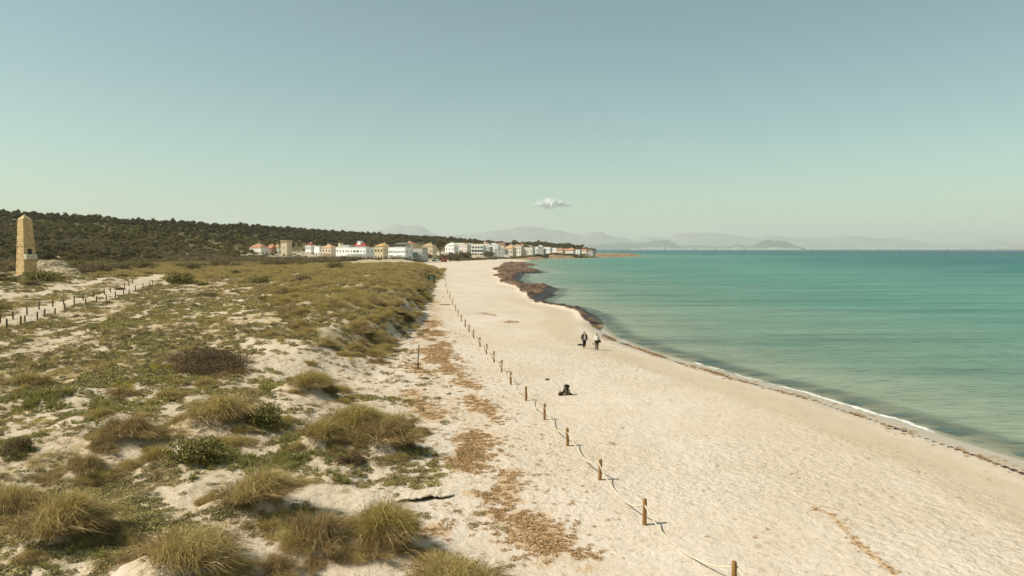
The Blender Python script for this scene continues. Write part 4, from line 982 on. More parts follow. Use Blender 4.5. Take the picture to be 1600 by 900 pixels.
HOUSES = [
    ('long_house',-186.9,505,15.1,11.7,'hip',2.8,'cream','terra',1,6,'long low cream house with terracotta hipped roof, leftmost of the village',''),
    ('wing_house',-182.5,520,5.4,11.2,'gable',2.9,'umber','terra',1,2,'brown walled wing with tiled gable beside the long low house',''),  # side face in shade, painted as a brown wall colour
    ('small_house',-181.1,530,5.5,11.7,'hip',3.0,'cream','ochre',1,2,'small cream house with ochre roof tucked left of the square tower',''),
    ('stone_tower',-169.9,515,7.7,16.1,'crenel',1.0,'tan','tan',2,1,'square tan stone tower with projecting parapet among the low houses',''),
    ('white_house',-165.1,560,7.9,13.9,'hip',1.8,'white','red',2,3,'white house with red hipped roof right of the stone tower',''),
    ('low_house',-155.2,550,7.2,12.8,'flat',0.5,'white','white',1,3,'plain low white flat-roofed house left of the peach house',''),
    ('peach_house',-141.6,530,10.9,11.7,'hip',2.5,'peach','orange',2,3,'peach house with pale orange roof and arched balcony openings','porch'),
    ('stair_house',-125.5,515,13.5,11.9,'flat',0.5,'white','white',2,4,'white flat-roofed house with a stair turret on its left corner','turret'),
    ('beach_hotel',-108.6,490,20.7,11.6,'flat',0.5,'white','white',2,6,'long white two-storey beach building with red upper roof and white cube','redtop'),
    ('ochre_house',-95.6,500,9.4,12.6,'hip',1.6,'ochrewall','ochre',2,3,'ochre yellow house with brown shutters between two long white buildings',''),
    ('white_hotel',-78.3,480,18.0,11.6,'flat',0.4,'white','white',2,8,'large white hotel with a row of windows and grey penthouse on top','penthouse'),
    ('glass_house',-65.0,485,10.0,11.2,'flat',0.5,'greywall','greyroof',2,3,'grey building with greenish glass balcony beside the white hotel','glass'),
    ('tan_house',-65.3,540,11.1,12.8,'hip',2.5,'tan','tanroof',2,3,'tan house with pale tiled roof behind the glass balcony building',''),
    ('hip_house',-56.4,640,12.0,14.1,'hip',2.4,'white','whiteroof',2,3,'white house with whitish hipped roof above the beach trees',''),
    ('pink_house',-47.9,690,9.1,16.6,'flat',0.6,'pink','pink',3,3,'pinkish flat-roofed block behind the beach trees',''),
    ('pale_block',-55.2,760,9.3,18.7,'flat',0.7,'cream','cream',3,3,'pale cream block rising behind the pinkish block',''),
    ('apartment_block',-34.1,700,11.8,15.4,'flat',0.7,'white','white',3,4,'white three-storey apartment block with dark window bays facing the beach','balc'),
    ('long_block',-33.1,760,19.2,17.6,'flat',0.7,'cream','cream',3,6,'long cream block standing behind the three-storey apartment block',''),
    ('grey_side_block',-25.1,715,7.4,14.2,'flat',0.7,'greywall','white',3,3,'grey shaded block joined to the right of the apartment block',''),  # shaded side, its shade put into the grey wall colour
    ('tall_white_house',-18.1,730,8.9,16.7,'hip',1.0,'white','whiteroof',3,2,'tall plain white house right of the apartment block',''),
    ('gable_house',-11.8,790,7.4,16.8,'gable',3.0,'tan','umberroof',2,2,'tan house with brown gable peeking above the white houses',''),
    ('stair_block',-11.5,700,11.2,11.5,'flat',0.7,'greywall','greyroof',2,3,'dark grey low building with white outside stair on its right','stair'),
    ('orange_house',-2.1,740,9.7,12.9,'hip',3.5,'peach','orange',2,3,'peach house with orange roof right of the outside stair',''),
    ('cream_house',6.9,770,9.4,15.9,'hip',1.4,'cream','ochre',3,3,'cream three-storey house right of the orange roofed house',''),
    ('beige_block',17.7,770,13.7,14.1,'flat',0.7,'beige','beige',2,4,'beige flat block in the middle of the far shore row',''),
    ('cube_house',28.5,800,6.0,14.6,'flat',0.7,'white','white',2,2,'small white cube house right of the beige block',''),
    ('grey_house',33.7,790,8.1,12.4,'flat',0.7,'greywall','white',2,3,'grey fronted house with white roof edge beside the white cube',''),
    ('white_villa',43.6,830,7.8,14.4,'flat',0.8,'white','white',2,3,'white villa left of centre in the row along the headland',''),
    ('low_villa',52.6,850,9.6,13.3,'flat',0.8,'white','white',2,3,'low white villa before the orange roofs on the headland',''),
    ('orange_villa',59.8,840,7.9,10.9,'hip',2.4,'tan','terra',1,2,'small villa with terracotta hipped roof on the headland',''),
    ('long_villa',70.5,850,13.5,10.5,'gable',2.4,'cream','terra',1,4,'long cream villa with reddish roof near the headland end',''),
    ('tall_villa',81.8,860,8.9,11.7,'flat',0.8,'white','terra',2,2,'white flat villa with a tiled edge near the headland end',''),
    ('garage_villa',91.3,870,8.2,10.5,'gable',2.0,'cream','terra',1,2,'cream villa with a dark garage door near the headland end',''),
    ('last_villa',100.6,880,9.9,10.1,'hip',1.8,'greywall','umberroof',1,3,'low greyish villa, last house before the bare headland',''),
    ('back_row_house',-123.9,560,8.4,14.4,'gable',1.6,'pink','red',2,2,'house with red roof behind the long white beach building',''),
    ('back_ochre_house',-107.4,570,9.6,14.0,'hip',1.6,'ochrewall','ochre',2,2,'ochre roofed house rising behind the yellow house',''),
    ('roof_house',-86.4,580,9.8,15.1,'hip',1.9,'tan','terra',2,3,'tan house with terracotta roof behind the white hotel',''),
    ('far_white_house',-51.0,800,9.0,16.9,'hip',1.5,'white','whiteroof',2,2,'white house with pale roof behind the pinkish block, right side',''),
    ('back_house',-69.2,820,6.1,18.2,'hip',1.5,'white','whiteroof',2,2,'small white house peeping out right above the white hipped house',''),
    ('back_house',-49.6,840,6.3,18.8,'flat',0.8,'white','white',2,2,'white cube house in the gap left of the apartment block',''),
    ('back_house',-34.2,880,7.4,20.1,'hip',1.6,'cream','terra',2,2,'cream house with tiled roof rising above the long cream block',''),
    ('back_house',-23.2,900,5.9,20.0,'flat',0.8,'white','white',2,2,'white flat house showing above the tall plain white house',''),
    ('back_house',-7.3,860,6.4,18.2,'flat',0.8,'white','white',2,2,'white flat house showing between the brown gable and the orange roof',''),
    ('back_house',1.2,880,7.4,17.9,'hip',1.6,'white','whiteroof',2,2,'white hipped house showing above the orange roofed house',''),
    ('back_house',13.0,870,6.5,17.0,'hip',1.6,'pink','terra',2,2,'pink house with tiled roof left behind the beige block',''),
    ('back_house',22.3,880,6.6,16.7,'flat',0.8,'white','white',2,2,'white block right behind the beige block',''),
    ('back_house',38.0,900,6.7,15.8,'hip',1.3,'white','whiteroof',2,2,'white house with pale roof above the grey fronted house',''),
    ('back_house',53.6,930,7.8,14.9,'flat',0.9,'cream','cream',2,2,'cream block showing between the two white villas of the headland',''),
    ('back_house',64.1,930,6.1,13.6,'flat',0.9,'white','white',2,2,'white cube above the terracotta hipped villa on the headland',''),
    ('back_house',81.9,950,7.1,12.7,'hip',1.3,'white','terra',2,2,'white house with tiled roof behind the long cream villa',''),
]
for i_, h_ in enumerate(HOUSES): house(h_[0], h_[1], h_[2], h_[3], h_[4], h_[5], h_[6], h_[7], h_[8], h_[9], h_[10], h_[11], h_[12], i_ + 3)

# beach kiosk, red hut, walls, parasols, lamp posts
def hut(nm, lab, x, y, w, d, h, wall, roofm, counter):
    e = empty(nm, (x, y, tz(x, y) - 0.1), -0.3); tag(e, lab, "hut")
    MB().box(-w / 2, w / 2, -d / 2, d / 2, -0.3, h).build("wall", wall, e)
    MB().box(-w / 2 - 0.3, w / 2 + 0.3, -d / 2 - 0.5, d / 2 + 0.3, h + 0.003, h + 0.18).build("roof", roofm, e)
    if counter:
        MB().box(-w * 0.4, w * 0.4, -d / 2 - 0.05, -d / 2 + 0.02, 1.0, 2.0).build("hatch", M_door, e)
        MB().box(-w * 0.42, w * 0.42, -d / 2 - 0.4, -d / 2 - 0.053, 0.9, 0.98).build("counter", M_frame, e)
    else:
        put(DOOR, e, (0, -d / 2, 0.0))
    return e
M_green = plain("green_paint", (86, 128, 100), 0.6, 0.15); M_redp = plain("red_paint", (150, 62, 44), 0.65, 0.2)
hut("beach_kiosk", "small white beach kiosk with green roof at the end of the village row", -56.0, 497, 4.4, 3.0, 2.6, WM['white'], M_green, True)
hut("red_hut", "dark red wooden hut on the sand beside the beach trees", -50.0, 500, 3.6, 2.8, 2.9, M_redp, M_redp, False)
hut("dark_hut", "small dark hut at the edge of the beach below the apartment block", -31.6, 640, 3.2, 2.4, 1.9, M_door, RM['umberroof'], False)
def low_wall(lab, x0, y0, x1, y1, h, m):
    dx, dy = x1 - x0, y1 - y0; L = math.hypot(dx, dy); n = max(2, int(L / 6))
    e = empty("low_wall", (x0, y0, 0), math.atan2(dy, dx)); tag(e, lab, "wall")
    for i in range(n):
        a = i * L / n; b_ = (i + 1) * L / n - 0.04
        zz = tz(x0 + dx * (a + b_) / 2 / L, y0 + dy * (a + b_) / 2 / L)
        MB().box(a, b_, -0.15, 0.15, zz - 0.6, zz + h).box(a, b_, -0.2, 0.2, zz + h + 0.003, zz + h + 0.1).build("wall_section", m, e)
low_wall("low white garden wall in front of the apartment block", -29, 690, -17.5, 700, 2.2, WM['white'])
low_wall("low white terrace wall along the front of the stone tower houses", -168, 486, -150, 488, 1.3, WM['white'])
low_wall("low pale wall before the long white beach building", -128, 470, -108, 470, 1.0, WM['white'])
M_buff = plain('buff_stone', (222, 186, 128), 0.9, 0.3, 0.8, 0.03)
for k, (x0, y0, x1, y1, h, lab) in enumerate(((-186, 232, -171, 236, 1.6, "leftmost strip of buff field wall at the foot of the wooded hill"), (-166, 238, -157, 240, 1.5, "short buff wall with orange stones right of the leftmost strip"), (-150, 243, -140, 246, 1.4, "pale buff wall stretch in the middle of the scrub belt"), (-134, 250, -113, 256, 1.7, "longest buff wall stretch above the track end"), (-108, 262, -98, 266, 1.4, "last short buff wall stretch on the right"))):
    low_wall(lab, x0, y0, x1, y1, h + 0.6, M_buff)
def parasol(x, y, lab, m):
    e = empty("parasol", (x, y, tz(x, y))); tag(e, lab, "parasol", "beach bar parasols")
    MB().tube([(0, 0, -0.3), (0, 0, 2.7)], 0.04, 6).build("pole", M_metal, e)
    b = MB(); n = 8
    b.poly([(0, 0, 2.95)] + [(1.7 * math.cos(6.283 * k / n), 1.7 * math.sin(6.283 * k / n), 2.25) for k in range(n)] + [(0, 0, 2.85)] + [(1.68 * math.cos(6.283 * k / n), 1.68 * math.sin(6.283 * k / n), 2.2) for k in range(n)],
           [(0, 1 + k, 1 + (k + 1) % n) for k in range(n)] + [(n + 1, n + 2 + (k + 1) % n, n + 2 + k) for k in range(n)] + [(1 + k, n + 2 + k, n + 2 + (k + 1) % n, 1 + (k + 1) % n) for k in range(n)])
    b.build("canopy", m, e)
M_canv = plain("canvas", (232, 226, 210), 0.8, 0.08); M_dcanv = plain("dark_canvas", (84, 70, 62), 0.8, 0.15)
parasol(-79, 462, "white parasol left in front of the white hotel", M_canv); parasol(-73.5, 464, "white parasol right in front of the white hotel", M_canv)
parasol(-69.5, 466, "dark parasol in front of the glass balcony building", M_dcanv); parasol(-65.5, 470, "dark parasol nearest the beach kiosk", M_dcanv)
def lamp(x, y, h, lab):
    e = empty("street_lamp", (x, y, tz(x, y) - 0.1)); tag(e, lab, "lamp", "promenade lamps")
    MB().tube([(0, 0, 0), (0, 0, h * 0.5), (0, 0, h)], [0.16, 0.12, 0.1], 8).build("pole", M_metal, e)
    MB().tube([(0, 0, h), (0.3, -0.3, h + 0.25), (0.8, -0.8, h + 0.3)], 0.07, 6).build("arm", M_metal, e)
    MB().ellipsoid((0.95, -0.95, h + 0.27), (0.32, 0.2, 0.1)).build("lamp_head", M_metal, e)
for x, y, h, lab in ((-152.5, 495, 6.5, "tall white lamp post right of the stone tower"), (-132, 484, 4.5, "lamp post in front of the peach house"), (-100.5, 468, 4.0, "lamp post between the long white building and the ochre house"), (-28.5, 700, 7, "lamp post before the apartment block"), (-15.0, 705, 7, "lamp post left of the outside stair"), (-4.0, 715, 7, "lamp post right of the outside stair")):
    lamp(x, y, h, lab)
TREES = [(-62.5, 506, 1.35, 0, "twiggy grey tamarisk left of the red hut"), (-52.5, 512, 1.5, 1, "leftmost of the big grey tamarisks behind the red hut"), (-47, 520, 1.75, 0, "tallest grey tamarisk in the middle of the beach tree row"), (-41.5, 524, 1.5, 1, "right-hand grey tamarisk below the white hipped house"), (-45.0, 596, 1.8, 0, "spreading brown tamarisk in front of the pinkish block"), (-39.0, 600, 1.9, 1, "large brown tamarisk left of the apartment block"), (-26, 690, 1.6, 1, "small grey tree before the grey shaded block"), (-22, 695, 1.5, 0, "grey tree at the right foot of the apartment block")]
for x, y, s, k, lab in TREES: tree("tamarisk_tree", lab, x, y, s, TAMAR[k], TTRUNK, "beach tamarisks")
for x, y, s, k, lab in ((16.5, 800, 2.2, 0, "lone dark pine standing above the white roofs of the far row"), (4.0, 850, 2.2, 1, "dark low pine left of the lone one behind the far row"), (-143, 566, 2.0, 2, "dark pine behind the low white house"), (-64, 610, 2.4, 1, "dark pine between the tan house and the white hipped house"), (-8.0, 830, 2.2, 2, "dark pine behind the gabled house"), (-40, 820, 2.3, 0, "dark pine above the pale cream block")):
    tree("pine_tree", lab, x, y, s, PINES[k], PTRUNK, "village pines")
# ---------------------------------------------------------------- the stone obelisk by the path
def stone_material():
    t = NT("tan_ashlar"); p = t.obj()
    b = t.n("ShaderNodeTexBrick"); b.inputs["Scale"].default_value = 1.0; b.inputs["Mortar Size"].default_value = 0.02; b.inputs["Brick Width"].default_value = 0.75; b.inputs["Row Height"].default_value = 0.36
    sx = t.n("ShaderNodeSeparateXYZ"); t.l(p, sx.inputs[0]); cb = t.n("ShaderNodeCombineXYZ")
    t.l(t.math('ADD', sx.outputs[0], sx.outputs[1]), cb.inputs[0]); t.l(sx.outputs[2], cb.inputs[1]); t.l(cb.outputs[0], b.inputs["Vector"])
    b.inputs["Color1"].default_value = lin(226, 194, 138); b.inputs["Color2"].default_value = lin(206, 170, 116); b.inputs["Mortar"].default_value = lin(228, 204, 158)
    n = t.noise(1.6, 5, p, 0.65)
    col = t.mix(t.ramp(n, 0.35, 0.7, 0, 0.5), b.outputs["Color"], lin(150, 118, 80))
    return t.done(t.bsdf(col, 0.9, t.bump(t.noise(5, 4, p), 0.7, 0.05)))
M_stone = stone_material(); M_plaster = plain("pale_plaster", (214, 206, 182), 0.85, 0.15, 2.0)
def obelisk(x, y):
    e = empty("stone_obelisk", (x, y, tz(x, y) - 0.3), -0.40); tag(e, "tall tapering tan stone obelisk with pointed top and a small balcony, at the left edge", "obelisk")
    a, c, h, tip = 1.32, 0.84, 11.3, 12.3
    def ring(s, z): return [(-s, -s, z), (s, -s, z), (s, s, z), (-s, s, z)]
    b = MB(); n = 14; pts = []; faces = []
    for i in range(n + 1): pts += ring(a + (c - a) * i / n, h * i / n)
    for i in range(n):
        for k in range(4): faces.append((i * 4 + k, i * 4 + (k + 1) % 4, i * 4 + 4 + (k + 1) % 4, i * 4 + 4 + k))
    b.poly(pts, faces); b.build("shaft", M_stone, e, bevel=0.03)
    b = MB(); pts = ring(c + 0.04, h + 0.003) + [(0, 0, tip)]; b.poly(pts, [(0, 1, 4), (1, 2, 4), (2, 3, 4), (3, 0, 4), (3, 2, 1, 0)]); b.build("pyramid_cap", M_stone, e)
    # balcony on the shaded face (local +X) with its doorway, string course above
    sx = a + (c - a) * (4.4 / h)
    MB().box(sx - 0.1, sx + 0.75, -1.12, 0.95, 3.55, 3.75).box(sx + 0.62, sx + 0.75, -1.12, 0.95, 3.753, 4.55).box(sx - 0.1, sx + 0.617, -1.12, -1.0, 3.753, 4.55).box(sx - 0.1, sx + 0.617, 0.83, 0.95, 3.753, 4.55).build("balcony", M_plaster, e)
    MB().box(sx - 0.35, sx + 0.03, -0.35, 0.35, 4.0, 5.6).build("doorway", M_door, e)
    s2 = a + (c - a) * (6.2 / h)
    MB().box(-s2 - 0.06, s2 + 0.06, -s2 - 0.06, s2 + 0.06, 6.12, 6.28).build("string_course", M_stone, e)
    # putlog holes in the sunlit face (local -Y)
    for i in range(7):
        z = 0.9 + i * 1.2; s = a + (c - a) * (z / h)
        for q in (-0.7, 0.72):
            MB().box(q * s - 0.09, q * s + 0.09, -s - 0.012, -s + 0.2, z, z + 0.2).build("putlog_hole", M_door, e)
obelisk(-94.9, 133.5)

# ---------------------------------------------------------------- rocks
def rock_material():
    t = NT("limestone"); p = t.obj(); n = t.noise(0.9, 7, p, 0.7); n2 = t.noise(4.0, 5, p, 0.7)
    col = t.mix(t.ramp(n, 0.35, 0.65), lin(128, 110, 84), lin(196, 178, 144))
    return t.done(t.bsdf(col, 0.95, t.bump(n2, 0.9, 0.15)))
M_rock = rock_material()
def rock(x, y, sx, sy, sz, seed, lab, rz):
    n, m = 36, 20; r = np.random.default_rng(seed)
    th = np.linspace(0, 2 * np.pi, n, endpoint=False); ph = np.linspace(0, np.pi / 2 * 1.15, m)
    P, T = np.meshgrid(ph, th, indexing='ij')
    d = 1 + 0.9 * (fbm(np.cos(T) * np.sin(P) * 2.2 + seed * 7, np.sin(T) * np.sin(P) * 2.2 + np.cos(P), seed, 5) - 0.5)
    X = np.sin(P) * np.cos(T) * d * sx; Y = np.sin(P) * np.sin(T) * d * sy; Z = np.cos(P) * d * sz
    Z = Z + 0.35 * np.round(Z / 0.5) * 0.5
    V = np.stack([X.ravel(), Y.ravel(), Z.ravel()], 1)
    i = np.arange(m - 1)[:, None] * n; k = np.arange(n)[None, :]; k2 = (k + 1) % n
    F = np.stack([i + k, i + n + k, i + n + k2, i + k2], -1).reshape(-1, 4)
    o = bpy.data.objects.new("limestone_rock", np_mesh("limestone_rock", V, F, M_rock, False)); link(o)
    o.location = (x, y, tz(x, y) - 0.15); o.rotation_euler = (0, 0, rz); tag(o, lab, "rock", "limestone outcrop")
for a in ((-117, 172, 6.5, 3.0, 3.0, 1, "largest hump of the pale limestone outcrop right of the obelisk", 0.1), (-109, 165, 5.0, 2.4, 1.8, 2, "low slab sloping right from the limestone outcrop", -0.2), (-103, 158, 3.6, 1.6, 0.8, 3, "flat pale slab at the right end of the limestone outcrop", -0.2), (-126, 160, 4.5, 2.0, 1.8, 4, "pale rock showing left of the obelisk foot", 0.0), (-118, 156, 3.0, 1.6, 1.4, 5, "small broken rock close behind the obelisk", 0.4)):
    rock(*a)

# ---------------------------------------------------------------- fences
def wood_material(name, rgb):
    t = NT(name); p = t.obj(); n = t.noise(1.0, 5, t.scale(p, (14, 14, 1.6)), 0.65); c = lin(*rgb)
    col = t.mix(t.ramp(n, 0.3, 0.7), tuple(q * 0.6 for q in c[:3]) + (1,), tuple(min(1, q * 1.15) for q in c[:3]) + (1,))
    return t.done(t.bsdf(col, 0.8, t.bump(n, 0.6, 0.01)))
M_post = wood_material("post_wood", (150, 112, 62)); M_oldpost = wood_material("weathered_post", (96, 80, 56))
M_rope = plain("pale_rope", (214, 202, 176), 0.85, 0.2, 20.0)
def post_mesh(name, h, r, mat, seed):
    return MB().tube([(0, 0, -0.4), (0.005, 0, 0.0), (0.0, 0.004, h * 0.5), (0, 0, h - 0.02), (0, 0, h)], [r, r, r * 0.97, r * 0.95, r * 0.82], 12, jitter=0.03, seed=seed).mesh(name, mat, True)
def rope_fence(nm, lab, pts, h, r, sag, mat, at=0.78, rope=0.024, seed=0):
    g = random.Random(seed)
    e = empty(nm, (pts[0][0], pts[0][1], tz(*pts[0]))); tag(e, lab, "fence")
    ms = [post_mesh("post", h, r, mat, k) for k in range(3)]
    tops = []
    for i, (x, y) in enumerate(pts):
        z = tz(x, y)
        o = put(ms[i % 3], e, (x - e.location.x, y - e.location.y, z - e.location.z), g.uniform(0, 6), "post")
        o.rotation_euler = (g.gauss(0, 0.02), g.gauss(0, 0.02), g.uniform(0, 6)); o.scale = (1, 1, g.uniform(0.94, 1.05))
        tops.append(Vector((x, y, z + h * at)))
    for a, b in zip(tops[:-1], tops[1:]):
        s = sag * g.uniform(0.8, 1.1); P = []
        for k in range(17):
            t = k / 16; p = a.lerp(b, t); p.z -= s * 4 * t * (1 - t)
            p.x += 0.05 * math.sin(6.28 * t + a.x); p.z = max(p.z, tz(p.x, p.y) + 0.03); P.append(p - e.location)
        MB().tube(P, rope, 6).build("rope", M_rope, e, True)
    return e
rope_fence("beach_rope_fence", "line of short round wooden posts with a sagging pale rope down the beach",
           [(7.6, 13.9), (6.21, 18.53), (4.61, 23.27), (3.63, 27.75), (2.71, 32.75), (1.82, 37.7), (0.89, 42.55), (-0.09, 47.7), (-0.8, 52.69), (-1.51, 57.19), (-2.33, 61.8), (-3.14, 66.55), (-4.14, 73.13), (-4.96, 78.61), (-5.74, 83.52), (-6.69, 89.93), (-7.64, 96.67), (-8.64, 104.44), (-10.16, 116.18), (-11.69, 128.28), (-13.76, 145.11), (-16.54, 169.44), (-19.6, 199.0), (-25.5, 247.4)], 0.92, 0.075, 0.62, M_post, seed=1)
LOW = [(-48.16, 64.78), (-49.3, 68.2), (-52.6, 73.4), (-54.4, 77.91), (-55.22, 80.37), (-57.0, 84.9), (-57.44, 87.42), (-58.0, 90.2), (-58.6, 93.6), (-59.3, 97.2), (-60.3, 101.2), (-61.2, 105.07), (-62.4, 109.5), (-64.5, 114.8), (-66.4, 120.2), (-68.2, 126.0), (-70.4, 132.4), (-73.0, 138.5)]
rope_fence("track_fence", "dark post fence along the near side of the sandy track at the left edge", LOW, 1.0, 0.085, 0.10, M_oldpost, 0.9, 0.022, 2)
UP = [(-52.4, 67.0), (-54.6, 72.5), (-56.5, 77.0), (-58.4, 81.9), (-59.9, 86.2), (-61.0, 90.4), (-62.3, 94.6), (-63.4, 98.6), (-64.5, 102.4), (-65.3, 106.3), (-66.3, 110.8), (-68.0, 115.4), (-69.6, 120.4), (-71.4, 125.6), (-73.6, 131.0), (-76.0, 136.6)]
rope_fence("track_fence", "dark post fence along the far side of the sandy track below the obelisk", UP, 1.0, 0.085, 0.10, M_oldpost, 0.9, 0.022, 3)
def stake(x, y):
    o = MB().tube([(0, 0, -0.4), (0.02, 0, 0.8), (0.10, 0.02, 1.95)], [0.045, 0.045, 0.04], 9, jitter=0.04).build("wooden_stake", M_oldpost, None, True)
    o.location = (x, y, tz(x, y)); tag(o, "tall thin lone wooden stake at the foot of the dunes", "stake")
stake(-7.4, 53.28)

# ---------------------------------------------------------------- information board
M_sgreen = plain("sign_green", (70, 92, 58), 0.6, 0.2); M_sgrey = plain("sign_grey", (120, 116, 92), 0.6, 0.15)
def poster_material():
    t = NT("sign_poster"); p = t.obj(); sx = t.n("ShaderNodeSeparateXYZ"); t.l(p, sx.inputs[0])
    n = t.noise(3.0, 3, p)
    z = t.math('ADD', sx.outputs[2], t.math('MULTIPLY', t.math('SUBTRACT', n, 0.5), 0.5))
    c = t.mix(t.ramp(z, 1.7, 2.1), lin(186, 168, 66), lin(74, 132, 128))
    c = t.mix(t.ramp(z, 2.35, 2.5), c, lin(132, 142, 96))
    return t.done(t.bsdf(c, 0.4))
def board(x, y):
    e = empty("information_board", (x, y, tz(x, y) - 0.1), 0.1); tag(e, "green framed information board with blue and yellow poster beside the far dunes", "sign")
    for s in (-0.85, 0.85): MB().tube([(s, 0, -0.3), (s, 0, 3.0)], 0.06, 8).build("post", M_sgreen, e)
    MB().box(-0.78, 0.78, -0.03, 0.03, 1.25, 2.85).build("panel", M_sgreen, e)
    MB().box(-0.42, 0.42, -0.045, -0.033, 1.5, 2.7).build("poster", poster_material(), e)
    MB().box(-0.78, 0.78, -0.03, 0.03, 0.62, 1.15).build("lower_panel", M_sgrey, e)
    MB().box(-0.9, 0.9, -0.05, 0.05, 2.87, 3.0).build("top_rail", M_sgreen, e)
board(-20.3, 172.0)

# ---------------------------------------------------------------- things lying on the sand
M_drift = wood_material("driftwood", (128, 106, 74))
o = MB().tube([(-0.95, 0, 0.04), (-0.3, 0.05, 0.06), (0.4, 0.0, 0.05), (0.95, 0.06, 0.05)], [0.06, 0.09, 0.08, 0.05], 8, jitter=0.15, seed=4).build("driftwood_log", M_drift, None, True)
o.location = (-11.43, 115.8, tz(-11.43, 115.8) + 0.03); tag(o, "straight grey driftwood log lying across the strip left of the rope fence", "log")
def lump(nm, lab, cat, x, y, s, mat, seed):
    b = MB().ellipsoid((0, 0, 0), (1, 1, 1), 16, 10); V = np.array(b.v)
    V = V * (1 + 0.6 * (fbm(V[:, 0] * 1.5 + seed * 3, V[:, 1] * 1.5 + V[:, 2], seed, 4) - 0.5))[:, None] * np.array(s)
    b.v = [tuple(v) for v in V]; o = b.build(nm, mat, None, True); o.location = (x, y, tz(x, y) + s[2] * 0.3); tag(o, lab, cat); return o
lump("white_stone", "round white stone on the sand above the driftwood log", "stone", -13.74, 133.0, (0.3, 0.25, 0.25), plain("white_stone", (232, 224, 206), 0.8, 0.15), 2)
M_weed = plain("dry_seaweed", (92, 68, 46), 0.95, 0.4, 6.0, 0.03); M_wweed_shade = plain("wet_seaweed", (54, 40, 30), 0.7, 0.4, 6.0, 0.03)
lump("seaweed_clump", "dark seaweed lump on the sand just left of the two walkers", "seaweed", 7.0, 69.6, (0.32, 0.24, 0.12), M_wweed_shade, 3)
lump("seaweed_clump", "lone brown lump on the sand up left of the backpack", "seaweed", 2.6, 49.5, (0.16, 0.14, 0.09), M_weed, 4)
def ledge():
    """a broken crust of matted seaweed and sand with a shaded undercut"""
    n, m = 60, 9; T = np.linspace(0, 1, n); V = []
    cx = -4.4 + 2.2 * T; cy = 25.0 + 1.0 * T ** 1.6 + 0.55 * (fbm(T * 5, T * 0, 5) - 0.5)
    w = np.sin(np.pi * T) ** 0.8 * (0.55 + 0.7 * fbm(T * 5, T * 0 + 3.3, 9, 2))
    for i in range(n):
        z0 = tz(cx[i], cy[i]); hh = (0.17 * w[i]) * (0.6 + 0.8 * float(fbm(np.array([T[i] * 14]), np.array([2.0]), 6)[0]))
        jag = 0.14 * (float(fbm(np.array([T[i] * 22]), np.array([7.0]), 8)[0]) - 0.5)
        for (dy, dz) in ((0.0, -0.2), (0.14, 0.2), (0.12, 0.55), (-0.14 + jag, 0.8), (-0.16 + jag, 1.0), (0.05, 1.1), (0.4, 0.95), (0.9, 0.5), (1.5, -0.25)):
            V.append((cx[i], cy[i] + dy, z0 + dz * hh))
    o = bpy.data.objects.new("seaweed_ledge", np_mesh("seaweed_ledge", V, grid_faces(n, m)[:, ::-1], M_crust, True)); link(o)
    o.data.materials.append(M_wweed_shade); o.data.polygons.foreach_set("material_index", [1 if (k % (m - 1)) < 3 else 0 for k in range((n - 1) * (m - 1))])  # undercut front in dark weed colour, standing in for the overhang's shade
    tag(o, "jagged crusted sand and seaweed ledge with a dark edge, right of the foreground tussocks", "ledge")
def crust():
    t = NT("sand_crust"); p = t.pos(); sx = t.n("ShaderNodeSeparateXYZ"); t.l(t.n("ShaderNodeNewGeometry").outputs["Normal"], sx.inputs[0])
    c = t.mix(t.ramp(t.noise(6, 5, p), 0.4, 0.6), SAND_C, SAND_A)
    return t.done(t.bsdf(c, 0.95, t.bump(t.noise(9, 5, p), 0.9, 0.02)))
M_crust = crust()
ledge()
K_lit = new_coll("seaweed scraps")
LITM = []
for k in range(4):
    r_ = np.random.default_rng(90 + k); n_ = 26
    p_ = np.concatenate([r_.normal(size=(n_, 2)) * 0.10, r_.random((n_, 1)) * 0.04], 1)
    LITM.append(plant_mesh("seaweed_scrap", [leaves(p_, r_.uniform(0.03, 0.08, n_), pal([(196, 160, 112, 3), (214, 182, 134, 3), (168, 132, 88, 2), (226, 198, 152, 1)], n_, r_), r_, np.stack([r_.normal(size=n_) * 0.5, r_.normal(size=n_) * 0.5, np.ones(n_)], 1), 0.35), blades(p_[:9], r_.normal(size=(9, 3)) * [1, 1, 0.15] + [0, 0, 0.1], r_.uniform(0.1, 0.25, 9), np.full(9, 0.015), np.full(9, 0.1), pal([(160, 124, 82, 1), (128, 96, 62, 1)], 9, r_), r_)], M_grass))
for k, (x, y, lab) in enumerate(((1.0, 28.2, "brown seaweed scrap on pale sand left of the rope fence, foreground"), (2.2, 25.0, "brown seaweed scrap close left of the second nearest rope post"), (11.3, 24.9, "brown seaweed scrap in the thin line on the open beach"), (4.9, 33.0, "tiny brown scrap on the sand right of the rope fence"))):
    o = bpy.data.objects.new("seaweed_scrap", LITM[k]); K_lit.objects.link(o); o.location = (x, y, tz(x, y) + 0.01); tag(o, lab, "seaweed")
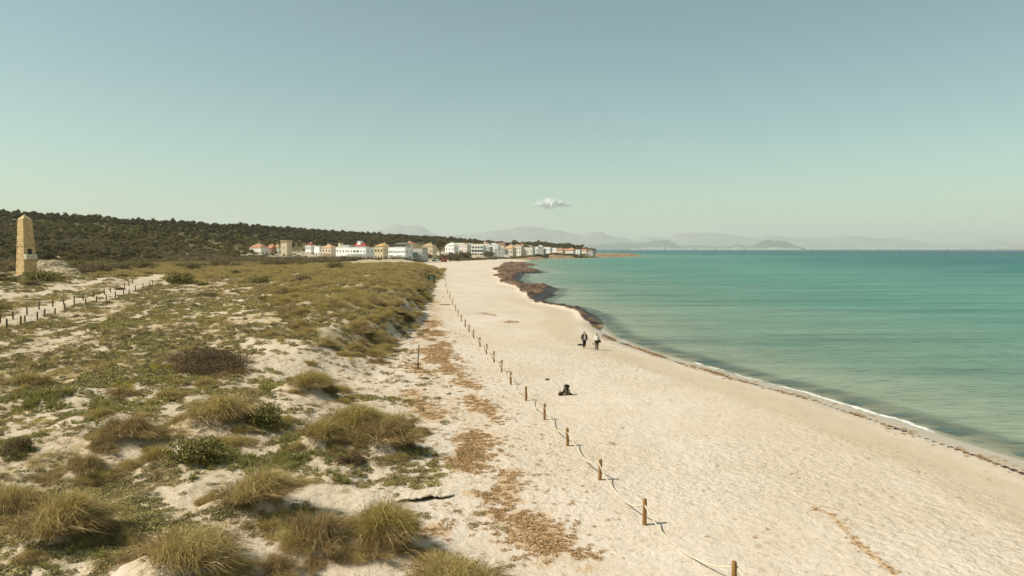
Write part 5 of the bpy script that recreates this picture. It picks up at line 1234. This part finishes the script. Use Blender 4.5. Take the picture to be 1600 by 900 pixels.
def litter():
    r = np.random.default_rng(12); PX = []; PY = []; S = []
    for pl, wd in LITTER:
        if pl[0][1] > 120: continue
        for (ax, ay), (bx, by) in zip(pl[:-1], pl[1:]):
            L = math.hypot(bx - ax, by - ay); n = int(L * wd * 60)
            if n < 1: continue
            t = r.random(n); a = r.normal(size=n) * wd * (0.95 if wd > 0.3 else 0.5); ux, uy = (by - ay) / L, -(bx - ax) / L
            x = ax + (bx - ax) * t + ux * a; y = ay + (by - ay) * t + uy * a
            k = fbm(x * 0.6, y * 0.4, 61) + 0.25 * (fbm(x * 2.2, y * 1.6, 64, 2) - 0.5) > 0.43
            PX.append(x[k]); PY.append(y[k]); S.append(r.uniform(0.25, 1.0, int(k.sum())) * (0.55 if wd < 0.3 else 1))
    n = 5200; q = np.sqrt(r.uniform(13 ** 2, 75 ** 2, n)); t = r.uniform(-0.3, 0.75, n); x = t * q; y = q
    dd = dune_dist(x, y); sd = shore_dist(x, y)
    k = (dd < 1.5) & (sd > 2.0) & (r.random(n) < np.where(dd > -7, 0.85, 0.16)) & (fbm(x * 0.4, y * 0.25, 62, 3) > np.where(dd > -7, 0.40, 0.5))
    PX.append(x[k]); PY.append(y[k]); S.append(r.uniform(0.12, 0.6, int(k.sum())))
    for (ax, ay), (bx, by) in zip(WRACK[:-1], WRACK[1:]):
        L = math.hypot(bx - ax, by - ay); n = int(L * np.interp((ay + by) / 2, [20, 60, 100], [3, 16, 20])); t = r.random(n); a = r.normal(size=n) * 0.5
        x = ax + (bx - ax) * t + a; y = ay + (by - ay) * t; k = fbm(x * 0.35, y * 0.35, 63) > 0.5
        PX.append(x[k]); PY.append(y[k]); S.append(r.uniform(0.3, 1.1, int(k.sum())))
    x = np.concatenate(PX); y = np.concatenate(PY); s = np.concatenate(S)
    scatter("seaweed_litter", K_lit, np.stack([x, y, terrain(x, y) + 0.004], 1), r.uniform(0, 6.28, len(x)), np.stack([s, s, s], 1), r.integers(0, 4, len(x)), M_weed, "brown dried seaweed litter strewn over the sand", "seaweed")
litter()

# ---------------------------------------------------------------- backpack on the beach
M_pack = plain("pack_fabric", (46, 40, 26), 0.85, 0.35, 8.0, 0.01); M_pack2 = plain("pack_fabric_olive", (86, 78, 52), 0.85, 0.3, 8.0, 0.01); M_strap = plain("pack_strap", (150, 138, 104), 0.8, 0.2); M_black = plain("black_fabric", (26, 24, 20), 0.85, 0.3)
def rounded(w, d, h, z0=0.0, bulge=0.12, n=14, m=9):
    """a stuffed bag: rounded box, fuller in the middle"""
    V = []; F = []
    for j in range(m):
        t = j / (m - 1); s = (math.sin(math.pi * (0.12 + 0.76 * t))) ** 0.45 * (1 + bulge * math.sin(math.pi * t))
        for i in range(n):
            a = 2 * math.pi * i / n; cx, cy = math.cos(a), math.sin(a); k = (abs(cx) ** 4 + abs(cy) ** 4) ** -0.25
            V.append((w / 2 * cx * k * s, d / 2 * cy * k * s, z0 + h * t))
    for j in range(m - 1):
        for i in range(n): F.append((j * n + i, j * n + (i + 1) % n, (j + 1) * n + (i + 1) % n, (j + 1) * n + i))
    F.append(tuple(range(n))[::-1]); F.append(tuple((m - 1) * n + i for i in range(n)))
    return V, F
def bag(w, d, h, z0, nm, mat, parent, loc=(0, 0, 0), rot=(0, 0, 0), **kw):
    b = MB(); V, F = rounded(w, d, h, z0, **kw); b.poly(V, F); o = b.build(nm, mat, parent, True); o.location = loc; o.rotation_euler = rot; return o
def backpack(x, y):
    e = empty("backpack", (x, y, tz(x, y) - 0.02), 0.25); tag(e, "tall dark hiking backpack standing upright on the open sand", "backpack")
    bag(0.36, 0.27, 0.58, 0.0, "main_body", M_pack, e, rot=(0.06, 0.05, 0))
    bag(0.33, 0.28, 0.17, 0.0, "lid", M_black, e, (0.03, -0.03, 0.52), (0.1, 0.1, 0))
    bag(0.26, 0.12, 0.28, 0.0, "front_pocket", M_pack2, e, (0.0, -0.16, 0.05))
    bag(0.12, 0.16, 0.26, 0.0, "side_pocket", M_pack, e, (-0.20, 0.0, 0.03)); bag(0.12, 0.16, 0.26, 0.0, "side_pocket", M_pack, e, (0.20, 0.0, 0.03))
    for s in (-0.09, 0.09): MB().tube([(s, -0.14, 0.60), (s * 1.1, -0.225, 0.42), (s * 0.9, -0.235, 0.2), (s, -0.20, 0.02)], 0.017, 6).build("strap", M_strap, e, True)
    MB().tube([(0.26, -0.02, 0.10), (0.36, -0.06, 0.05), (0.46, -0.08, 0.03)], [0.05, 0.045, 0.03], 8).build("hip_belt", M_black, e, True)
    MB().tube([(-0.05, 0.02, 0.68), (-0.03, 0.02, 0.74), (0.05, 0.02, 0.74), (0.07, 0.02, 0.68)], 0.012, 6).build("carry_loop", M_strap, e, True)
    return e
backpack(3.55, 44.35)
e_ = empty("small_bag", (3.22, 44.2, tz(3.22, 44.2) - 0.02), 0.5); tag(e_, "small slumped dark bag with a pale patch leaning on the left of the backpack", "bag")
bag(0.30, 0.22, 0.24, 0.0, "body", M_pack, e_, rot=(0, -0.35, 0)); bag(0.13, 0.10, 0.12, 0.0, "pale_patch", M_strap, e_, (0.14, -0.13, 0.05))
MB().tube([(-0.12, 0, 0.2), (-0.18, 0, 0.3), (-0.05, 0.02, 0.33), (0.02, 0, 0.24)], 0.014, 6).build("handle", M_black, e_, True)

# ---------------------------------------------------------------- the two walkers
M_skin = plain("skin", (196, 150, 116), 0.6, 0.1, 8.0); M_hair = plain("dark_hair", (56, 42, 30), 0.7, 0.3, 20.0); M_hair2 = plain("brown_hair", (112, 84, 54), 0.7, 0.3, 20.0)
M_eye = plain("eye", (30, 26, 22), 0.3, 0.1)
def fused(b, nm, mat, parent, vox=0.012, it=3):
    o = b.build(nm, mat, parent, True)
    m = o.modifiers.new("fuse", 'REMESH'); m.mode = 'VOXEL'; m.voxel_size = vox; m.use_smooth_shade = True
    s = o.modifiers.new("smooth", 'SMOOTH'); s.iterations = it; s.factor = 0.5
    return o
def person(lab, x, y, rz, h, stride, spec):
    e = empty("person", (x, y, tz(x, y) - 0.01), rz); e.scale = (h / 1.70,) * 3; tag(e, lab, "person", "people walking on the beach")
    L = {}
    for s, sd in ((-1, stride), (1, -stride)):
        L[s] = dict(hip=(0.09 * s, 0, 0.92), knee=(0.095 * s, -0.55 * sd - 0.03, 0.50), ankle=(0.09 * s, -sd + 0.03, 0.09 + (0.03 if sd < 0 else 0)), toe=(0.10 * s, -sd - 0.14, 0.03),
                    sh=(0.19 * s, 0.01, 1.39), el=(0.25 * s, 0.03 + 0.25 * sd, 1.13), wr=(0.265 * s, -0.03 + 0.55 * sd, 0.89))
    b = MB()
    b.tube([(0, 0, 0.88), (0, 0, 1.0), (0, -0.005, 1.14), (0, -0.01, 1.28), (0, 0, 1.40), (0, 0, 1.45)], [0.155, 0.15, 0.125, 0.15, 0.14, 0.06], 16)
    b.tube([(0, 0, 1.42), (0, -0.01, 1.52)], [0.055, 0.052], 12)
    b.ellipsoid((0, -0.012, 1.585), (0.073, 0.093, 0.115), 18, 14)
    b.ellipsoid((0, -0.04, 1.525), (0.05, 0.055, 0.045)); b.ellipsoid((0, -0.108, 1.575), (0.014, 0.022, 0.024))
    for s in (-1, 1): b.ellipsoid((0.075 * s, 0.0, 1.58), (0.012, 0.022, 0.032))
    for s in (-1, 1):
        q = L[s]
        b.tube([q['hip'], q['knee'], q['ankle']], [0.085, 0.055, 0.038], 12)
        b.ellipsoid(tuple(Vector(q['knee']).lerp(Vector(q['ankle']), 0.3)), (0.05, 0.055, 0.10))
        b.tube([q['ankle'], (q['ankle'][0], q['ankle'][1] + 0.03, 0.04), ((q['ankle'][0] + q['toe'][0]) / 2, (q['ankle'][1] + q['toe'][1]) / 2, 0.04), q['toe']], [0.038, 0.04, 0.04, 0.025], 10)
        b.tube([(0.10 * s, 0, 1.39), q['sh'], q['el'], q['wr']], [0.06, 0.055, 0.042, 0.028], 12)
        w = Vector(q['wr']); d = (w - Vector(q['el'])).normalized(); sv = Vector((0, -1, 0)); sv = (sv - d * sv.dot(d)).normalized(); nv = d.cross(sv)
        rot = Matrix((sv, nv, d)).transposed()
        b.ellipsoid(tuple(w + d * 0.055), (0.040, 0.018, 0.055), 12, 8, rot=rot)
        for k, ln in enumerate((0.062, 0.075, 0.070, 0.055)):
            p0 = w + d * 0.085 + sv * (0.028 - 0.0187 * k); p1 = p0 + d * ln * 0.55 + nv * (-s * 0.008); p2 = p1 + d * ln * 0.4 + nv * (-s * 0.022)
            b.tube([p0, p1, p2], [0.0085, 0.008, 0.0065], 7)
        p0 = w + d * 0.03 + sv * 0.032; b.tube([p0, p0 + sv * 0.025 + d * 0.03, p0 + sv * 0.03 + d * 0.06], [0.011, 0.0095, 0.0075], 7)
    fused(b, "body", M_skin, e, 0.008, 2)
    for s in (-1, 1): MB().ellipsoid((0.028 * s, -0.098, 1.59), (0.012, 0.008, 0.008)).build("eye", M_eye, e, True)
    MB().tube([(-0.022, -0.094, 1.535), (0, -0.099, 1.533), (0.022, -0.094, 1.535)], 0.005, 6).build("mouth", plain("lips", (150, 92, 78), 0.5, 0.1), e, True)
    hb = MB(); hb.ellipsoid((0, 0.012, 1.615), (0.086, 0.100, 0.105), 16, 12); hb.ellipsoid((0, 0.06, 1.55), (0.07, 0.06, 0.10))
    for s in (-1, 1): hb.ellipsoid((0.066 * s, 0.02, 1.55), (0.03, 0.055, 0.09))
    V = np.array(hb.v); cut = (V[:, 1] < -0.045) & (V[:, 2] < 1.64); V[cut, 1] = np.maximum(V[cut, 1], -0.045); hb.v = [tuple(v) for v in V]
    fused(hb, "hair", spec['hair'], e, 0.010, 2)
    t = MB(); g = spec['loose']; bot = spec['hem']
    t.tube([(0, 0, bot), (0, 0, 0.98), (0, -0.005, 1.14), (0, -0.01, 1.28), (0, 0, 1.39), (0, 0, 1.455)], [0.195 + g, 0.18 + g, 0.155 + g, 0.172 + g * 0.6, 0.155, 0.07], 18)
    for s in (-1, 1):
        q = L[s]; t.tube([(0.10 * s, 0, 1.38), q['sh'], q['el'], tuple(Vector(q['el']).lerp(Vector(q['wr']), spec['sleeve']))], [0.075, 0.072, 0.058 + g * 0.4, 0.042 + g * 0.4], 12)
    fused(t, spec['top'], spec['topmat'], e, 0.012, 3)
    if 'shirt' in spec:
        MB().poly([(-0.085, -0.18 - g, bot + 0.02), (0.085, -0.18 - g, bot + 0.02), (0.07, -0.185 - g, 1.2), (0.035, -0.165, 1.42), (-0.035, -0.165, 1.42), (-0.07, -0.185 - g, 1.2), (-0.10, -0.10, bot + 0.02), (0.10, -0.10, bot + 0.02), (0.08, -0.10, 1.2), (0.04, -0.08, 1.42), (-0.04, -0.08, 1.42), (-0.08, -0.10, 1.2)],
                  [(0, 1, 2, 5), (5, 2, 3, 4), (1, 7, 8, 2), (2, 8, 9, 3), (0, 5, 11, 6), (5, 4, 10, 11), (4, 3, 9, 10), (0, 6, 7, 1)]).build("shirt", spec['shirt'], e, bevel=0.02)
    tr = MB(); tr.tube([(0, 0, 0.84), (0, 0, 0.93), (0, 0, 1.02)], [0.165, 0.175, 0.165], 16)
    for s in (-1, 1):
        q = L[s]; tr.tube([q['hip'], q['knee'], tuple(Vector(q['knee']).lerp(Vector(q['ankle']), spec['leg']))], [0.105, 0.08, 0.062], 12)
    fused(tr, "trousers", spec['trmat'], e, 0.012, 3)
    if spec.get('shoes'):
        for s in (-1, 1):
            q = L[s]; sb = MB(); sb.tube([(q['ankle'][0], q['ankle'][1] + 0.05, 0.04), (q['ankle'][0], q['ankle'][1] - 0.03, 0.055), (q['toe'][0], q['toe'][1] - 0.02, 0.035)], [0.045, 0.055, 0.035], 10); sb.tube([(q['ankle'][0], q['ankle'][1], 0.04), (q['ankle'][0], q['ankle'][1], 0.13)], [0.05, 0.048], 10)
            fused(sb, "shoe", spec['shoes'], e, 0.010, 2)
    return e, L
M_jack = plain("dark_jacket", (62, 56, 46), 0.85, 0.25, 6.0); M_shirt = plain("pale_shirt", (206, 200, 184), 0.85, 0.12, 6.0); M_black2 = plain("black_trousers", (30, 28, 26), 0.85, 0.25, 6.0)
M_white = plain("white_top", (226, 220, 206), 0.85, 0.1, 6.0); M_olive = plain("olive_trousers", (76, 66, 44), 0.85, 0.25, 6.0)
pe, _ = person("left walker on the beach, dark jacket over a pale shirt, black trousers, barefoot", 7.16, 67.15, 0.12, 1.74, 0.10, dict(hair=M_hair, top="jacket", topmat=M_jack, shirt=M_shirt, loose=0.02, hem=0.84, sleeve=0.9, leg=0.8, trmat=M_black2))
pe, pl_ = person("right walker on the beach, white top, dark wrap at the waist and olive trousers", 8.33, 66.6, -0.10, 1.68, 0.04, dict(hair=M_hair2, top="white_shirt", topmat=M_white, loose=0.01, hem=0.95, sleeve=0.85, leg=0.95, trmat=M_olive, shoes=M_black))
wb = MB(); wb.tube([(0, 0, 0.76), (0, 0, 0.86), (0, 0, 0.98), (0, 0, 1.02)], [0.20, 0.215, 0.20, 0.185], 18); fused(wb, "waist_wrap", M_black2, pe, 0.012, 3)
sb_ = empty("shoulder_bag", (8.33 + 0.27, 66.55, tz(8.33, 66.6) + 0.72), 0.1); tag(sb_, "dark bag hanging at the right hip of the right walker", "bag")
bag(0.22, 0.13, 0.28, 0.0, "body", M_black, sb_)
MB().tube([(-0.06, 0, 0.24), (-0.16, -0.02, 0.48), (-0.26, -0.1, 0.72), (-0.33, -0.02, 0.74), (-0.26, 0.12, 0.6), (-0.05, 0.05, 0.25)], 0.016, 6).build("strap", M_black, sb_, True)
hb_ = empty("held_shoes", (8.33 - 0.33, 66.52, tz(8.33, 66.6) + 0.52), 0.0); tag(hb_, "pale pair of shoes dangling from the right walker's hand on the left side", "shoes")
for s_ in (-0.035, 0.035):
    q_ = MB(); q_.tube([(s_, 0, 0.22), (s_, -0.02, 0.12), (s_, -0.02, 0.0)], [0.035, 0.045, 0.03], 9); fused(q_, "shoe", M_strap, hb_, 0.01, 2)

# ---------------------------------------------------------------- far shore: town, chimneys; cloud
M_far_white = plain("far_white_wall", (240, 236, 226), 0.85, 0.05)
def far_town():
    r = random.Random(4); b = MB()
    for i in range(330):
        u = r.choice((r.uniform(985, 1250), r.uniform(985, 1620), r.uniform(1280, 1640)))
        if r.random() > 0.35 + 0.65 * float(vnoise(np.array([u * 0.035]), np.array([0.5]), 2)[0]): continue
        y = r.uniform(12080, 12320); x = (u - 800) / 1067 * y; w = r.uniform(20, 80); h = r.choice((14, 18, 22, 26, 32, 40)); z = 3
        if u > 1555: y = 13200 - r.uniform(150, 650); x = (u - 800) / 1067 * y; z = r.uniform(6, 44); h = 10
        b.box(x - w / 2, x + w / 2, y, y + 14, z - 4, z + h)
    for u, w, h in ((1100, 150, 26), (1187, 160, 24), (1416, 130, 28), (1430, 90, 22), (1370, 80, 24), (1000, 170, 20), (1018, 120, 20), (1065, 130, 22), (1150, 90, 24), (1210, 100, 22), (1460, 260, 16)):
        y = 12060; x = (u - 800) / 1067 * y; b.box(x - w / 2, x + w / 2, y, y + 30, -1, h)
    tag(b.build("far_town", M_far_white), "tiny white buildings strung along the far shore across the bay", "town", None, "stuff")
far_town()
def chimneys(u, y):
    x = (u - 800) / 1067 * y
    e = empty("power_station", (x, y, 3)); tag(e, "pale power station with a tall chimney far across the bay", "power station")
    MB().box(-90, 20, 0, 60, -4, 24).box(-60, -10, 5, 50, 24.1, 38).build("hall", M_far_white, e)
    MB().tube([(0, -6, -4), (0, -6, 50), (0, -6, 96)], [5.0, 4.2, 3.6], 12).build("chimney", M_far_white, e)
chimneys(1036, 12090)
def cloud():
    r = random.Random(3); b = MB()
    for i in range(90):
        t = r.uniform(-1, 1); k = (1 - t * t) * (1.15 if t < 0.1 else 0.75)
        b.ellipsoid((t * 640 + r.gauss(0, 40), r.gauss(0, 120) * k, r.uniform(-0.25, 0.8) * k * 190), (r.uniform(45, 130), r.uniform(60, 140), r.uniform(30, 75) * (0.4 + k)), 12, 8)
    b.v = [(x * 0.48, y * 0.48, z * 0.48) for x, y, z in b.v]
    t = NT("cloud_vapour")
    df = t.bsdf((0.96, 0.93, 0.90, 1), 1.0, None, 0.0); tl = t.n("ShaderNodeBsdfTranslucent"); tl.inputs[0].default_value = (0.96, 0.93, 0.90, 1)
    mx = t.n("ShaderNodeMixShader"); mx.inputs[0].default_value = 0.4; t.l(df.outputs[0], mx.inputs[1]); t.l(tl.outputs[0], mx.inputs[2]); t.done(mx)
    t2 = NT("cloud_veil"); tp = t2.n("ShaderNodeBsdfTransparent"); d2 = t2.n("ShaderNodeBsdfDiffuse"); d2.inputs[0].default_value = (0.96, 0.93, 0.90, 1)
    m2 = t2.n("ShaderNodeMixShader"); m2.inputs[0].default_value = 0.22; t2.l(tp.outputs[0], m2.inputs[1]); t2.l(d2.outputs[0], m2.inputs[2]); t2.done(m2)
    veil = MB(); veil.v = [(x * 1.16, y * 1.2, z * 1.3 - 4) for x, y, z in b.v]; veil.f = [list(f) for f in b.f]; veil.m = list(b.m)
    veil2 = MB(); veil2.v = [(x * 1.32, y * 1.4, z * 1.65 - 7) for x, y, z in b.v]; veil2.f = [list(f) for f in b.f]; veil2.m = list(b.m)
    o = fused(b, "cloud", t.m, None, 9.0, 14); fused(veil, "veil", t2.m, o, 9.0, 16); fused(veil2, "veil", t2.m, o, 10.0, 20); o.location = (65 / 1067 * 14000, 14000, 10.5 + 68.5 / 1067 * 14000)
    tag(o, "single small white cloud low in the sky above the mountains", "cloud")
cloud()
# ---------------------------------------------------------------- the air
def build_haze():
    m = MB().box(-13500, 24500, -2500, 27500, -6.0, 800.0)
    t = NT("haze_air")
    v = t.n("ShaderNodeVolumePrincipled")
    v.inputs["Color"].default_value = HAZE_COL; v.inputs["Density"].default_value = HAZE_DENS; v.inputs["Anisotropy"].default_value = 0.12
    t.l(v.outputs[0], t.out.inputs["Volume"])
    tag(m.build("haze", t.m), kind="stuff")
HAZE_COL = (0.975, 0.985, 0.95, 1); HAZE_DENS = 0.62e-4
build_haze()
